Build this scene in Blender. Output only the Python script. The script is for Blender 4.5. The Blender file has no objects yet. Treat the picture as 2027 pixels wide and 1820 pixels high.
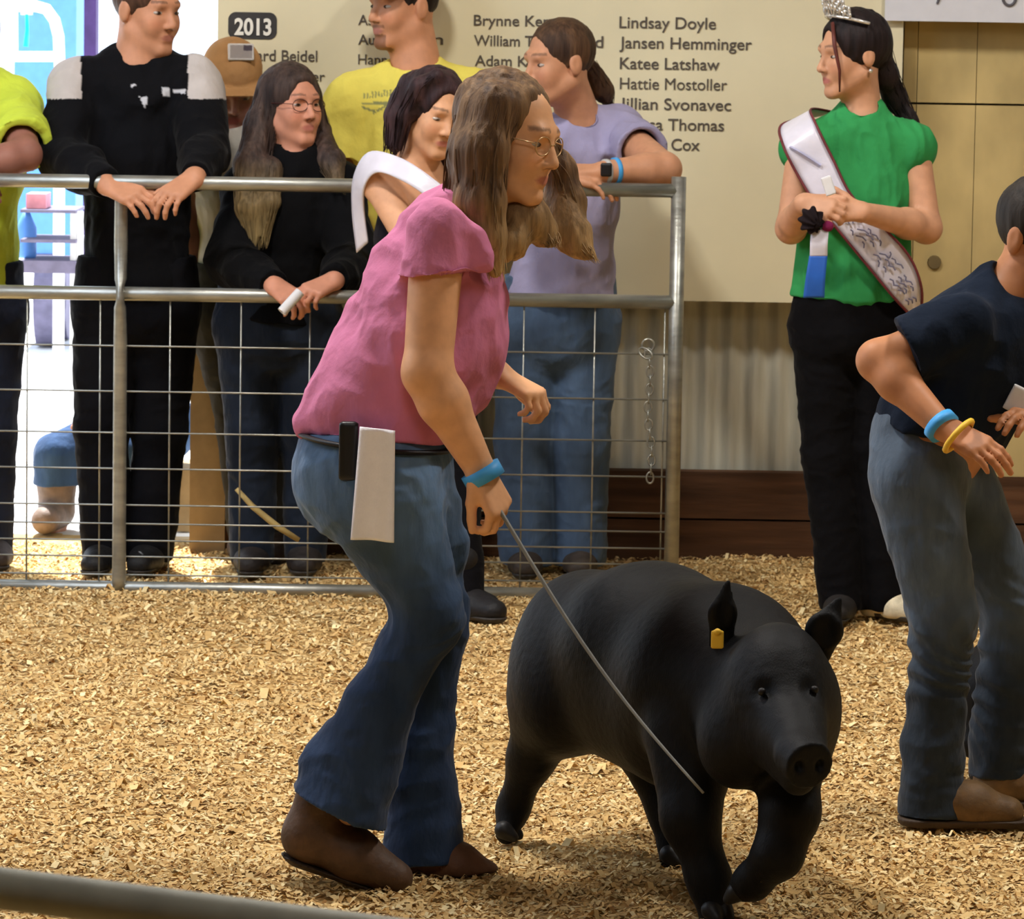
import bpy, math
import numpy as np
from mathutils import Vector, Matrix
sc = bpy.context.scene
RNG = np.random.default_rng(7)

# ---------------------------------------------------------------- camera, world, lights, exposure
FPX, CAMH, PITCH, ROLL = 8600.0, 1.6, math.radians(6.2), math.radians(0.9)
cp, sp = math.cos(PITCH), math.sin(PITCH)
FW = np.array([0, cp, -sp]); R0 = np.array([1.0, 0, 0]); U0 = np.array([0, sp, cp])
RT = R0 * math.cos(ROLL) + U0 * math.sin(ROLL)
UP = -R0 * math.sin(ROLL) + U0 * math.cos(ROLL)
CAM = np.array([0, 0, CAMH])
cd = bpy.data.cameras.new('camera'); cam = bpy.data.objects.new('camera', cd)
sc.collection.objects.link(cam); sc.camera = cam
cd.sensor_fit = 'HORIZONTAL'; cd.sensor_width = 36; cd.lens = 36 * FPX / 2027; cd.clip_end = 200
cd.dof.use_dof = True; cd.dof.focus_distance = 7.9; cd.dof.aperture_fstop = 24
cam.matrix_world = Matrix(((RT[0], UP[0], -FW[0], 0), (RT[1], UP[1], -FW[1], 0), (RT[2], UP[2], -FW[2], CAMH), (0, 0, 0, 1)))

def P(px, py, Y):
    """the place that is seen at photo pixel (px, py) and stands Y metres into the barn"""
    d = FW * FPX + RT * (px - 1013.5) - UP * (py - 910)
    return CAM + d * (Y / d[1])
def G(px, py):
    d = FW * FPX + RT * (px - 1013.5) - UP * (py - 910)
    return CAM + d * (-CAMH / d[2])

sc.view_settings.view_transform = 'Standard'; sc.view_settings.look = 'None'
sc.view_settings.gamma = 1; sc.view_settings.use_curve_mapping = False
sc.view_settings.exposure = -0.08
w = bpy.data.worlds.new('sky'); sc.world = w; w.use_nodes = True
bg = w.node_tree.nodes['Background']; bg.inputs[0].default_value = (0.72, 0.84, 1, 1); bg.inputs[1].default_value = 2.2
sun = bpy.data.objects.new('sun', bpy.data.lights.new('sun', 'SUN')); sc.collection.objects.link(sun)
sun.data.energy = 15; sun.data.angle = 0.02; sun.rotation_euler = (math.radians(-24), 0, math.radians(20))
def area(name, loc, size, power, col, target=None, sy=None):
    l = bpy.data.lights.new(name, 'AREA'); l.shape = 'RECTANGLE'; l.size = size; l.size_y = sy or size
    l.energy = power; l.color = col
    o = bpy.data.objects.new(name, l); sc.collection.objects.link(o); o.location = loc
    if target is not None:
        o.rotation_euler = (Vector(target) - Vector(loc)).to_track_quat('-Z', 'Y').to_euler()
    return o
WARM = (1, 0.965, 0.91)
area('barn_or_fill_lamp', (-1.0, 8.7, 4.4), 0.5, 165, WARM)
area('barn_or_fill_lamp', (2.3, 8.3, 4.4), 0.5, 125, WARM)
area('barn_or_fill_lamp', (0.0, 3.2, 4.3), 1.6, 62, WARM, (0, 7.5, 0))  # added front fill overhead, not one of the barn's own lamps
area('left_fill', (-3.9, 8.9, 3.0), 2.6, 135, (0.74, 0.84, 1), (0.3, 9.9, 0.8))  # added cool fill near the left wall, away from the open doorway

# ---------------------------------------------------------------- helpers
def lin(c):
    """sRGB 0-255 -> linear"""
    c = np.array(c, dtype=float) / 255
    return np.where(c <= .04045, c / 12.92, ((c + .055) / 1.055) ** 2.4)
def unit(v):
    v = np.asarray(v, float); return v / (np.linalg.norm(v) + 1e-12)
def lerp(a, b, t): return np.asarray(a) * (1 - t) + np.asarray(b) * t

def vnoise(p, seed=0):
    p = np.asarray(p, np.float32); i = np.floor(p).astype(np.int64); f = p - i; f = f * f * (3 - 2 * f)
    def h(x, y, z):
        n = (x * 374761393 + y * 668265263 + z * 2147483647 + seed * 974634) & 0x7fffffff
        n = ((n ^ (n >> 13)) * 1274126177) & 0x7fffffff
        return ((n ^ (n >> 16)) & 0xffff) / 32767.5 - 1
    x, y, z = i[..., 0], i[..., 1], i[..., 2]; fx, fy, fz = f[..., 0], f[..., 1], f[..., 2]
    a = h(x, y, z) * (1 - fx) + h(x + 1, y, z) * fx; b = h(x, y + 1, z) * (1 - fx) + h(x + 1, y + 1, z) * fx
    c = h(x, y, z + 1) * (1 - fx) + h(x + 1, y, z + 1) * fx; d = h(x, y + 1, z + 1) * (1 - fx) + h(x + 1, y + 1, z + 1) * fx
    return (a * (1 - fy) + b * fy) * (1 - fz) + (c * (1 - fy) + d * fy) * fz

# ---- objects
def tag(o, label=None, cat=None, group=None, kind=None):
    if label: o['label'] = label
    if cat: o['category'] = cat
    if group: o['group'] = group
    if kind: o['kind'] = kind
    return o
def thing(name, loc, label, cat, group=None):
    o = bpy.data.objects.new(name, None); sc.collection.objects.link(o); o.location = loc; o.empty_display_size = .1
    return tag(o, label, cat, group)
def rootloc(o):
    while o is not None and o.parent is not None: o = o.parent
    return np.array(o.location) if o is not None else np.zeros(3)
def emit(name, V, F, mat, parent=None, col=None, smooth=True, origin=None):
    """link verts/faces (world coordinates) as ONE mesh object"""
    V = np.asarray(V, float); F = np.asarray(F)
    off = rootloc(parent) if parent is not None else (np.zeros(3) if origin is None else np.asarray(origin, float))
    me = bpy.data.meshes.new(name)
    if F.ndim == 2:
        n, k = F.shape
        me.vertices.add(len(V)); me.vertices.foreach_set('co', (V - off).astype(np.float32).ravel())
        me.loops.add(n * k); me.loops.foreach_set('vertex_index', F.astype(np.int32).ravel())
        me.polygons.add(n); me.polygons.foreach_set('loop_start', np.arange(0, n * k, k, dtype=np.int32))
        me.polygons.foreach_set('loop_total', np.full(n, k, dtype=np.int32))
    else:
        me.from_pydata([tuple(v) for v in (V - off)], [], [tuple(f) for f in F])
    me.update(calc_edges=True); me.validate()
    me.polygons.foreach_set('use_smooth', np.full(len(me.polygons), smooth))
    if col is not None and len(col) == len(me.vertices):
        a = me.color_attributes.new('Col', 'FLOAT_COLOR', 'POINT')
        c4 = np.ones((len(V), 4), np.float32); c4[:, :3] = col; a.data.foreach_set('color', c4.ravel())
    me.materials.append(mat)
    o = bpy.data.objects.new(name, me); sc.collection.objects.link(o)
    if parent is not None: o.parent = parent
    else: o.location = off
    return o
class MB:
    """collects simple shapes, build() links them as one mesh"""
    def __init__(s): s.V = []; s.F = []; s.n = 0
    def add(s, V, F):
        V = np.asarray(V, float); s.V.append(V); s.F += [tuple(int(i) + s.n for i in f) for f in F]; s.n += len(V); return s
    def box(s, lo, hi, R=None, c=None):
        lo = np.array(lo, float); hi = np.array(hi, float)
        v = np.array([[x, y, z] for x in (lo[0], hi[0]) for y in (lo[1], hi[1]) for z in (lo[2], hi[2])])
        if R is not None: v = (v - c) @ np.array(R).T + c
        return s.add(v, [(0, 1, 3, 2), (4, 6, 7, 5), (0, 4, 5, 1), (2, 3, 7, 6), (0, 2, 6, 4), (1, 5, 7, 3)])
    def tube(s, pts, r, n=12, flat=None, caps=True):
        pts = [np.asarray(p, float) for p in pts]; m = len(pts)
        rr = [r] * m if np.isscalar(r) else list(r); rings = []; pv = None
        for i in range(m):
            t = unit(pts[min(i + 1, m - 1)] - pts[max(i - 1, 0)])
            if pv is None:
                h = np.array([0, 0, 1.0]) if abs(t[2]) < .9 else np.array([1.0, 0, 0]); u = unit(np.cross(h, t))
            else: u = unit(pv - t * np.dot(pv, t))
            pv = u; v = np.cross(t, u); a = np.linspace(0, 2 * np.pi, n, endpoint=False)
            fu = 1 if flat is None else flat[i]
            rings.append(pts[i] + rr[i] * (np.outer(np.cos(a), u) + fu * np.outer(np.sin(a), v)))
        F = [(i * n + j, i * n + (j + 1) % n, (i + 1) * n + (j + 1) % n, (i + 1) * n + j) for i in range(m - 1) for j in range(n)]
        if caps: F += [tuple(range(n - 1, -1, -1)), tuple((m - 1) * n + j for j in range(n))]
        return s.add(np.vstack(rings), F)
    def ring(s, c, R, r, n=24, k=8, ax=(0, 0, 1), bx=None, ratio=1.0):
        """torus about centre c, axis ax"""
        ax = unit(ax); u = unit(np.cross(ax, (0.3, .9, .1) if bx is None else np.cross(bx, ax))); v = np.cross(ax, u)
        a = np.linspace(0, 2 * np.pi, n, endpoint=False); V = []
        for t in a:
            d = math.cos(t) * u + ratio * math.sin(t) * v; e = unit(math.cos(t) * u + math.sin(t) * v)
            for b in np.linspace(0, 2 * np.pi, k, endpoint=False): V.append(c + R * d + r * (math.cos(b) * e + math.sin(b) * ax))
        F = [(i * k + j, i * k + (j + 1) % k, ((i + 1) % n) * k + (j + 1) % k, ((i + 1) % n) * k + j) for i in range(n) for j in range(k)]
        return s.add(V, F)
    def build(s, name, mat, parent=None, smooth=False, origin=None):
        F = np.empty(len(s.F), dtype=object); F[:] = s.F
        return emit(name, np.vstack(s.V), F, mat, parent, smooth=smooth, origin=origin)

# ---- materials
def nodes(name, rough=.6, spec=.3, metal=0.0):
    m = bpy.data.materials.new(name); m.use_nodes = True; nt = m.node_tree; b = nt.nodes['Principled BSDF']
    b.inputs['Roughness'].default_value = rough; b.inputs['Specular IOR Level'].default_value = spec; b.inputs['Metallic'].default_value = metal
    return m, nt, b
def N(nt, t, **kw):
    n = nt.nodes.new(t)
    for k, v in kw.items():
        if k[0] == 'i': n.inputs[int(k[1:])].default_value = v
        else: setattr(n, k, v)
    return n
def mat(name, col, rough=.6, spec=.3, metal=0.0, var=.12, scale=(20, 20, 20), bump=0.0, bscale=None, attr=False, sheen=0.0, col2=None, wave=None, dist=.01):
    m, nt, b = nodes(name, rough, spec, metal); L = nt.links.new
    tc = N(nt, 'ShaderNodeTexCoord'); mp = N(nt, 'ShaderNodeMapping'); mp.inputs['Scale'].default_value = scale
    L(tc.outputs['Object'], mp.inputs[0])
    nz = N(nt, 'ShaderNodeTexNoise'); nz.inputs['Scale'].default_value = 1; nz.inputs['Detail'].default_value = 4; L(mp.outputs[0], nz.inputs['Vector'])
    mx = N(nt, 'ShaderNodeMix', data_type='RGBA', blend_type='MULTIPLY' if col2 is None else 'MIX')
    if attr:
        at = N(nt, 'ShaderNodeAttribute', attribute_name='Col'); L(at.outputs['Color'], mx.inputs[6])
    else: mx.inputs[6].default_value = (*col, 1)
    rp = N(nt, 'ShaderNodeValToRGB'); L(nz.outputs['Fac'], rp.inputs[0]); e = rp.color_ramp.elements; e[0].position = .32; e[1].position = .68
    if col2 is None:
        e[0].color = (1 - 2 * var,) * 3 + (1,); e[1].color = (1 + var * .6,) * 3 + (1,); mx.inputs[0].default_value = 1; L(rp.outputs[0], mx.inputs[7])
    else:
        mx.inputs[7].default_value = (*col2, 1); L(rp.outputs[0], mx.inputs[0])
    L(mx.outputs[2], b.inputs['Base Color'])
    if sheen: b.inputs['Sheen Weight'].default_value = sheen; b.inputs['Sheen Roughness'].default_value = .4
    if bump:
        bp = N(nt, 'ShaderNodeBump'); bp.inputs['Strength'].default_value = bump; bp.inputs['Distance'].default_value = dist
        n2 = N(nt, 'ShaderNodeTexNoise'); n2.inputs['Scale'].default_value = 1; n2.inputs['Detail'].default_value = 3
        m2 = N(nt, 'ShaderNodeMapping'); m2.inputs['Scale'].default_value = bscale or tuple(3 * q for q in scale)
        L(tc.outputs['Object'], m2.inputs[0]); L(m2.outputs[0], n2.inputs['Vector']); L(n2.outputs['Fac'], bp.inputs['Height']); L(bp.outputs[0], b.inputs['Normal'])
    return m
SKIN = mat('skin', (1, 1, 1), .55, .35, var=.05, scale=(40, 40, 40), attr=True)
HAIR = mat('hair', (1, 1, 1), .6, .2, var=.18, scale=(160, 160, 14), attr=True, bump=.35, bscale=(380, 380, 25), dist=.004)
CLOTH = mat('woven_cloth', (1, 1, 1), .9, .08, var=.05, scale=(14, 14, 14), attr=True, bump=.25, bscale=(55, 55, 40), sheen=.03)
DENIM = mat('denim', (1, 1, 1), .85, .15, var=.13, scale=(22, 22, 9), attr=True, bump=.3, bscale=(60, 60, 30), sheen=.1)
LEATH = mat('boot_leather', (1, 1, 1), .6, .3, var=.2, scale=(25, 25, 25), attr=True, bump=.2)
EYE = mat('eye', (1, 1, 1), .15, .5, var=.02, attr=True)
STEEL = mat('galvanised_steel', lin((168, 168, 160)), .38, .5, .75, var=.16, scale=(9, 9, 30), bump=.08)
BLACKP = mat('black_plastic', lin((22, 22, 25)), .4, .4)
WHITEP = mat('white_paper', lin((225, 224, 226)), .7, .2, var=.03)
BLUEB = mat('blue_wristband', lin((70, 160, 225)), .5, .3, var=.04)
YELB = mat('yellow_wristband', lin((235, 190, 60)), .5, .3, var=.04)

# ---------------------------------------------------------------- implicit shapes: smooth unions meshed as one skin
class Field:
    def __init__(s): s.p = []
    def _add(s, fn, lo, hi, k, op, cuts, dil):
        s.p.append((fn, np.asarray(lo, float), np.asarray(hi, float), k, op, cuts or [], dil)); return s
    def c(s, a, b, ra, rb=None, S=None, w=1.0, k=.02, op='+', cuts=None):
        """tapered capsule from a to b; along the side vector S it is w times as wide"""
        a = np.asarray(a, float); b = np.asarray(b, float); rb = ra if rb is None else rb
        L = np.linalg.norm(b - a); ax = (b - a) / L if L > 1e-6 else np.array([0, 0, 1.0])
        if S is not None and abs(w - 1) > 1e-3:
            u = np.asarray(S, float) - ax * np.dot(S, ax); u = unit(u); v = np.cross(ax, u)
        else: u = v = None
        L = max(L, 1e-6); bb = (ra - rb) / L; aa = math.sqrt(max(1 - bb * bb, 1e-6)); ml = min(1.0, w) if u is not None else 1.0
        def fn(q):
            d = q - a.astype(np.float32); y = d @ ax.astype(np.float32)
            if u is None:
                x = np.sqrt(np.maximum(np.einsum('...i,...i', d, d) - y * y, 0)); g = 1
            else:
                du = d @ u.astype(np.float32); dv = d @ v.astype(np.float32)
                x = np.sqrt((du / w) ** 2 + dv * dv + 1e-12)
                g = x / np.sqrt((du / (w * w)) ** 2 + dv * dv + 1e-12); g = np.clip(g, ml, max(1, w))
            kk = y * aa + x * -bb if False else (-bb * x + aa * y)
            r1 = np.sqrt(x * x + y * y) - ra; r2 = np.sqrt(x * x + (y - L) ** 2) - rb; r3 = x * aa + y * bb - ra
            return np.where(kk < 0, r1, np.where(kk > aa * L, r2, r3)) * g
        W = max(1, w); e = np.array([max(ra, rb) * W] * 3)
        return s._add(fn, np.minimum(a, b) - e, np.maximum(a, b) + e, k, op, cuts, 0)
    def e(s, c, r, R=None, k=.015, op='+', cuts=None):
        """ellipsoid, R columns = its axes"""
        c = np.asarray(c, float); r = np.asarray(r, float) * np.ones(3); R = np.eye(3) if R is None else np.asarray(R)
        def fn(q):
            l = (q - c.astype(np.float32)) @ R.astype(np.float32); k0 = np.sqrt(((l / r) ** 2).sum(-1)) + 1e-9; k1 = np.sqrt(((l / (r * r)) ** 2).sum(-1)) + 1e-9
            return k0 * (k0 - 1) / k1
        m = r.max(); return s._add(fn, c - m, c + m, k, op, cuts, 0)
    def b(s, c, h, R=None, rnd=.005, k=.005, op='+', cuts=None):
        c = np.asarray(c, float); h = np.asarray(h, float); R = np.eye(3) if R is None else np.asarray(R)
        def fn(q):
            l = np.abs((q - c.astype(np.float32)) @ R.astype(np.float32)) - (h - rnd)
            return np.sqrt((np.maximum(l, 0) ** 2).sum(-1)) + np.minimum(l.max(-1), 0) - rnd
        m = np.linalg.norm(h); return s._add(fn, c - m, c + m, k, op, cuts, 0)
    def ev(s, q, d, prim):
        fn, lo, hi, k, op, cuts, _ = prim; v = fn(q).astype(np.float32)
        for (cp_, cn) in cuts: v = np.maximum(v, (q - np.asarray(cp_, np.float32)) @ unit(cn).astype(np.float32))
        if op == '+':
            h = np.maximum(k - np.abs(d - v), 0) / k; return np.minimum(d, v) - h * h * k * .25
        if op == '-':
            v = -v; h = np.maximum(k - np.abs(d - v), 0) / k; return np.maximum(d, v) + h * h * k * .25
        h = np.maximum(k - np.abs(d - v), 0) / k; return np.maximum(d, v) + h * h * k * .25
    def mesh(s, h, B=10):
        pos = [p for p in s.p if p[4] == '+']
        lo = np.min([p[1] for p in pos], 0) - 3 * h; hi = np.max([p[2] for p in pos], 0) + 3 * h
        nb = np.ceil((hi - lo) / (h * B)).astype(int); gi = np.stack(np.meshgrid(*[np.arange(n) for n in nb], indexing='ij'), -1).reshape(-1, 3)
        cen = (lo + (gi + .5) * B * h).astype(np.float32); half = B * h * .5
        d = np.full(len(cen), 10.0, np.float32)
        for p in s.p:
            m = np.all((cen > p[1] - p[3] - half * 4) & (cen < p[2] + p[3] + half * 4), 1)
            if m.any(): d[m] = s.ev(cen[m], d[m], p)
        act = np.abs(d) < half * 1.7321 * 1.35 + 3 * h
        n = nb * B + 1; vol = np.empty(tuple(n), np.float32)
        vol[:] = 1
        dd = d.reshape(nb); ins = np.argwhere(dd < 0)
        for (i, j, k_) in ins: vol[i * B:(i + 1) * B + 1, j * B:(j + 1) * B + 1, k_ * B:(k_ + 1) * B + 1] = -1
        ai = gi[act]; cen = cen[act]
        r = (np.arange(B + 1) * h).astype(np.float32); og = np.stack(np.meshgrid(r, r, r, indexing='ij'), -1)
        CH = 1500
        for st in range(0, len(ai), CH):
            a_ = ai[st:st + CH]; ce = cen[st:st + CH]
            q = (lo + a_ * B * h).astype(np.float32)[:, None, None, None, :] + og; D = np.full(q.shape[:-1], 10.0, np.float32)
            for p in s.p:
                m = np.all((ce > p[1] - p[3] - half - h) & (ce < p[2] + p[3] + half + h), 1)
                if m.any(): D[m] = s.ev(q[m], D[m], p)
            for t, (i, j, k_) in enumerate(a_): vol[i * B:(i + 1) * B + 1, j * B:(j + 1) * B + 1, k_ * B:(k_ + 1) * B + 1] = D[t]
        neg = vol < 0
        cn = neg[:-1, :-1, :-1].astype(np.int8)
        for dx in (0, 1):
            for dy in (0, 1):
                for dz in (0, 1):
                    if dx + dy + dz: cn += neg[dx:n[0] - 1 + dx, dy:n[1] - 1 + dy, dz:n[2] - 1 + dz]
        cells = np.argwhere((cn > 0) & (cn < 8))
        ids = np.full(tuple(n - 1), -1, np.int32); ids[tuple(cells.T)] = np.arange(len(cells))
        cs = [(x, y, z) for x in (0, 1) for y in (0, 1) for z in (0, 1)]
        cv = np.stack([vol[cells[:, 0] + x, cells[:, 1] + y, cells[:, 2] + z] for x, y, z in cs], 1)
        acc = np.zeros((len(cells), 3)); cnt = np.zeros(len(cells))
        for a in range(8):
            for b_ in range(a + 1, 8):
                A = np.array(cs[a]); Bc = np.array(cs[b_])
                if np.abs(A - Bc).sum() != 1: continue
                va, vb = cv[:, a], cv[:, b_]; m = (va < 0) != (vb < 0); t = np.where(m, va / np.where(m, va - vb, 1), 0)
                acc += np.where(m[:, None], A + t[:, None] * (Bc - A), 0); cnt += m
        V = lo + (cells + acc / cnt[:, None]) * h
        F = []
        for ax in range(3):
            sl0 = [slice(None)] * 3; sl1 = [slice(None)] * 3; sl0[ax] = slice(0, -1); sl1[ax] = slice(1, None)
            e = np.argwhere(neg[tuple(sl0)] != neg[tuple(sl1)])
            b1, c1 = (ax + 1) % 3, (ax + 2) % 3
            e = e[(e[:, b1] > 0) & (e[:, c1] > 0) & (e[:, b1] < n[b1] - 1) & (e[:, c1] < n[c1] - 1)]
            st = neg[tuple(e.T)]
            def at(db, dc):
                q = e.copy(); q[:, b1] += db; q[:, c1] += dc; return ids[tuple(q.T)]
            f = np.stack([at(-1, -1), at(0, -1), at(0, 0), at(-1, 0)], 1)
            f[~st] = f[~st][:, ::-1]; F.append(f)
        F = np.vstack(F); F = F[(F >= 0).all(1)]
        return V, F
def normals(V, F):
    nf = np.cross(V[F[:, 2]] - V[F[:, 0]], V[F[:, 3]] - V[F[:, 1]]); nv = np.zeros_like(V)
    for i in range(4):
        for a in range(3): nv[:, a] += np.bincount(F[:, i], nf[:, a], len(V))
    return nv / (np.linalg.norm(nv, axis=1)[:, None] + 1e-12)
def skin(name, f, h, mt, parent, base, paint=None, disp=None, origin=None, extra=None):
    V, F = f.mesh(h); n0 = len(V)
    if disp is not None: V = V + normals(V, F) * disp(V)[:, None]
    if extra is not None: F = np.vstack([F, extra[1] + n0]); V = np.vstack([V, extra[0]])
    col = np.tile(np.asarray(base, float), (len(V), 1))
    if paint: col = paint(V, col)
    return emit(name, V, F, mt, parent, np.clip(col, 0, 1), origin=origin)
def folds(amp=.004, f=(16, 16, 9), seed=1):
    def d(V):
        f_ = np.array(f, float); W = V + .03 * np.stack([vnoise(V * 9, seed + 1), vnoise(V * 9, seed + 2), vnoise(V * 9, seed + 3)], 1)
        n = vnoise(W * f_ * .8, seed) * .55 + .25 * vnoise(W * f_ * 2.4, seed + 5)
        r1 = 1 - 2 * np.abs(vnoise(W * f_ * 1.1, seed + 9)); r2 = 1 - 2 * np.abs(vnoise(W * f_ * 2.1 + 7, seed + 13))
        return amp * (n + .50 * r1 + .28 * r2 - .4)
    return d
def strands(amp=.0035, seed=3, f=(75, 75, 7)):
    return lambda V: amp * (vnoise(V * f, seed) + .5 * vnoise(V * np.array(f) * 2.1, seed + 1))
def strandmesh(locks, n=40, seed=1, out=1.0, ext=.5):
    """thin tapering strands that follow the locks: list of (points, radii)"""
    rg = np.random.default_rng(seed); VV, FF, m = [], [], 0
    for pts, rs in locks:
        pts = np.array(pts, float); rs = np.array(rs, float); pts = np.vstack([pts, pts[-1] + (pts[-1] - pts[-2]) * ext]); rs = np.append(rs, rs[-1] * .9)
        T = np.linspace(0, len(pts) - 1, 4 * len(pts)); i = np.minimum(T.astype(int), len(pts) - 2); t = (T - i)[:, None]
        C = pts[i] * (1 - t) + pts[i + 1] * t; Rr = rs[i] * (1 - t[:, 0]) + rs[i + 1] * t[:, 0]
        for _ in range(n):
            a = rg.uniform(0, 2 * np.pi); q = math.sqrt(rg.uniform(.55, 1)) * out; s0 = rg.uniform(0, .35) if rg.random() < .6 else 0; s1 = rg.uniform(.72, 1.0)
            i0, i1 = int(s0 * (len(C) - 1)), max(int(s1 * (len(C) - 1)), int(s0 * (len(C) - 1)) + 3); c = C[i0:i1 + 1]; r = Rr[i0:i1 + 1]
            L = len(c); w = np.array([math.cos(a), math.sin(a), 0]) * q; wob = rg.uniform(-1, 1, 3) * .006; ph = rg.uniform(0, 6)
            c = c + w * (r * 1.10 + .003)[:, None] + np.sin(np.linspace(ph, ph + 5, L))[:, None] * wob
            th = rg.uniform(.0009, .0020) * np.sin(np.linspace(.35, np.pi * .985, L)) ** .6
            for k in range(L):
                for b in range(3): VV.append(c[k] + th[k] * np.array([math.cos(b * 2.094), math.sin(b * 2.094), 0]))
            for k in range(L - 1):
                for b in range(3): b2 = (b + 1) % 3; FF.append((m + k * 3 + b, m + k * 3 + b2, m + (k + 1) * 3 + b2, m + (k + 1) * 3 + b))
            m += L * 3
    return np.array(VV), np.array(FF)
def hairpaint(c1, c2, seed=3, f=(75, 75, 7), tip=None, z0=0, z1=1):
    def p(V, col):
        t = np.clip(vnoise(V * f, seed) * .5 + .5 + .2 * vnoise(V * np.array(f) * 2.3, seed + 7), 0, 1)[:, None]
        c = lin(c1) * (1 - t) + lin(c2) * t
        if tip is not None:
            k = np.clip((z0 - V[:, 2]) / (z0 - z1), 0, 1)[:, None] * (.6 + .4 * t); c = c * (1 - k) + lin(tip) * k
        return c
    return p

# ---------------------------------------------------------------- people
def frame(fwd, up=(0, 0, 1), roll=0):
    f = unit(fwd); x = unit(np.cross(f, up)); z = np.cross(x, f)
    if roll: x, z = x * math.cos(roll) + z * math.sin(roll), z * math.cos(roll) - x * math.sin(roll)
    return np.stack([x, f, z], 1)
def head(B, o, R, s=1.0, neck=None, nr=.056, jaw=1.0, ears=True):
    H = lambda x, y, z: o + R @ (np.array([x, y, z]) * s)
    B.e(H(0, -.012, .035), np.array([.073, .093, .082]) * s, R, k=.02)
    B.e(H(0, .027, -.035), np.array([.058 * jaw, .064, .084]) * s, R, k=.03)
    for q in (-1, 1):
        B.c(H(.05 * q * jaw, .0, -.055), H(.012 * q, .072, -.100), .020 * s, .017 * s, k=.02)
        B.e(H(.034 * q, .062, -.030), np.array([.021, .019, .026]) * s, R, k=.025)
    B.c(H(-.03, .080, .024), H(.03, .080, .024), .011 * s, k=.02)
    for q in (-1, 1): B.e(H(.031 * q, .103, .000), np.array([.018, .018, .012]) * s, R, k=.012, op='-')
    B.c(H(0, .084, .012), H(0, .104, -.028), .0075 * s, .0105 * s, k=.010)
    B.e(H(0, .1035, -.033), np.array([.0105, .011, .009]) * s, R, k=.006)
    for q in (-1, 1): B.e(H(.0115 * q, .094, -.036), np.array([.0075, .009, .0065]) * s, R, k=.006)
    B.c(H(-.014, .085, -.061), H(.014, .085, -.061), .0062 * s, k=.010); B.c(H(-.011, .085, -.0705), H(.011, .085, -.0705), .0070 * s, k=.010)
    B.c(H(-.021, .096, -.0655), H(.021, .096, -.0655), .0030 * s, k=.006, op='-')
    if ears:
        for q in (-1, 1):
            B.e(H(.076 * q, -.010, -.004), np.array([.009, .020, .031]) * s, R, k=.008); B.e(H(.087 * q, -.006, .0), np.array([.004, .007, .013]) * s, R, k=.005, op='-')
    if neck is not None: B.c(H(0, -.022, -.05), neck, nr * s, nr * 1.12, k=.03)
def facepaint(o, R, s, skinc, lip=(165, 85, 80), brow=(70, 50, 40), beard=None, extra=None):
    def p(V, col):
        L = ((V - o) @ R) / s; x, y, z = np.abs(L[:, 0]), L[:, 1], L[:, 2]
        def mixin(k, c):
            nonlocal col
            k = np.clip(k, 0, 1)[:, None]; col = col * (1 - k) + lin(c) * k
        col = col * (1 + .05 * vnoise(V * 25, 4))[:, None]
        near = (np.abs(L[:, 2]) < .15) & (y > -.1) & (np.abs(L[:, 0]) < .12)
        rosy = np.clip(1 - np.sqrt(((x - .04) / .026) ** 2 + ((z + .03) / .024) ** 2), 0, 1) * (y > .02) * near
        mixin(rosy * .30, np.array(skinc) * np.array([1.0, .78, .76]))
        lp = (1.2 - np.sqrt((x / .021) ** 2 + ((z + .0655) / .0085) ** 2)) * 3
        mixin(np.clip(lp, 0, .75) * (y > .06) * near, lip)
        bz = .028 + .004 * np.cos((x - .03) * 70)
        mixin(np.clip((.0038 - np.abs(z - bz)) / .002, 0, .62) * (x > .012) * (x < .048) * (y > .03) * near, brow)
        mixin(np.clip((.0042 - np.sqrt((x - .009) ** 2 + (z + .0415) ** 2)) / .002, 0, .7) * (y > .09) * near, (60, 25, 20))
        if beard is not None:
            k = ((x < .026) & (z < -.074) & (z > -.125) & (y > .05)) | ((x < .028) & (z < -.048) & (z > -.058) & (y > .08))
            mixin(k * near * .75, beard)
        if extra is not None: col = extra(V, col)
        return col
    return p
def eyes(parent, o, R, s, iris=(70, 50, 35), gaze=(0, 0), which=(-1, 1)):
    for q in which:
        u = np.linspace(0, np.pi, 12); v = np.linspace(0, 2 * np.pi, 20, endpoint=False)
        c = np.array([.031 * q, .0725, .001]) * s
        L = np.array([[math.sin(a) * math.cos(b) * .0145, math.cos(a) * .0125, math.sin(a) * math.sin(b) * .0068] for a in u for b in v]) * s
        F = [(i * 20 + j, i * 20 + (j + 1) % 20, (i + 1) * 20 + (j + 1) % 20, (i + 1) * 20 + j) for i in range(11) for j in range(20)]
        r = np.hypot(L[:, 0] / s - gaze[0] * .006, (L[:, 2] / s - gaze[1] * .004)); col = np.tile(lin((176, 164, 154)), (len(L), 1))
        col[(r < .0062) & (L[:, 1] > 0)] = lin(iris); col[(r < .0028) & (L[:, 1] > 0)] = lin((10, 10, 10))
        col[(L[:, 2] / s > .0044)] = lin((45, 30, 25))
        emit('eye', o + (L + c) @ R.T, np.array(F), EYE, parent, col)
def glasses(parent, o, R, s, col=None, rx=.025, rz=.018):
    m = MB(); H = lambda x, y, z: o + R @ (np.array([x, y, z]) * s)
    for q in (-1, 1):
        m.tube([H(.032 * q + rx * math.cos(a), .096 - abs(.032 * q + rx * math.cos(a)) * .12, .0 + rz * math.sin(a)) for a in np.linspace(0, 2 * np.pi, 21)], .0013 * s, 6)
        m.tube([H(.057 * q, .089, .004), H(.074 * q, .06, .006), H(.078 * q, .0, .006), H(.078 * q, -.015, -.004)], .0013 * s, 6)
    m.tube([H(-.008, .095, .003), H(0, .099, .005), H(.008, .095, .003)], .0012 * s, 6)
    return m.build('glasses', col or BLACKP, parent, smooth=True)
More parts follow.
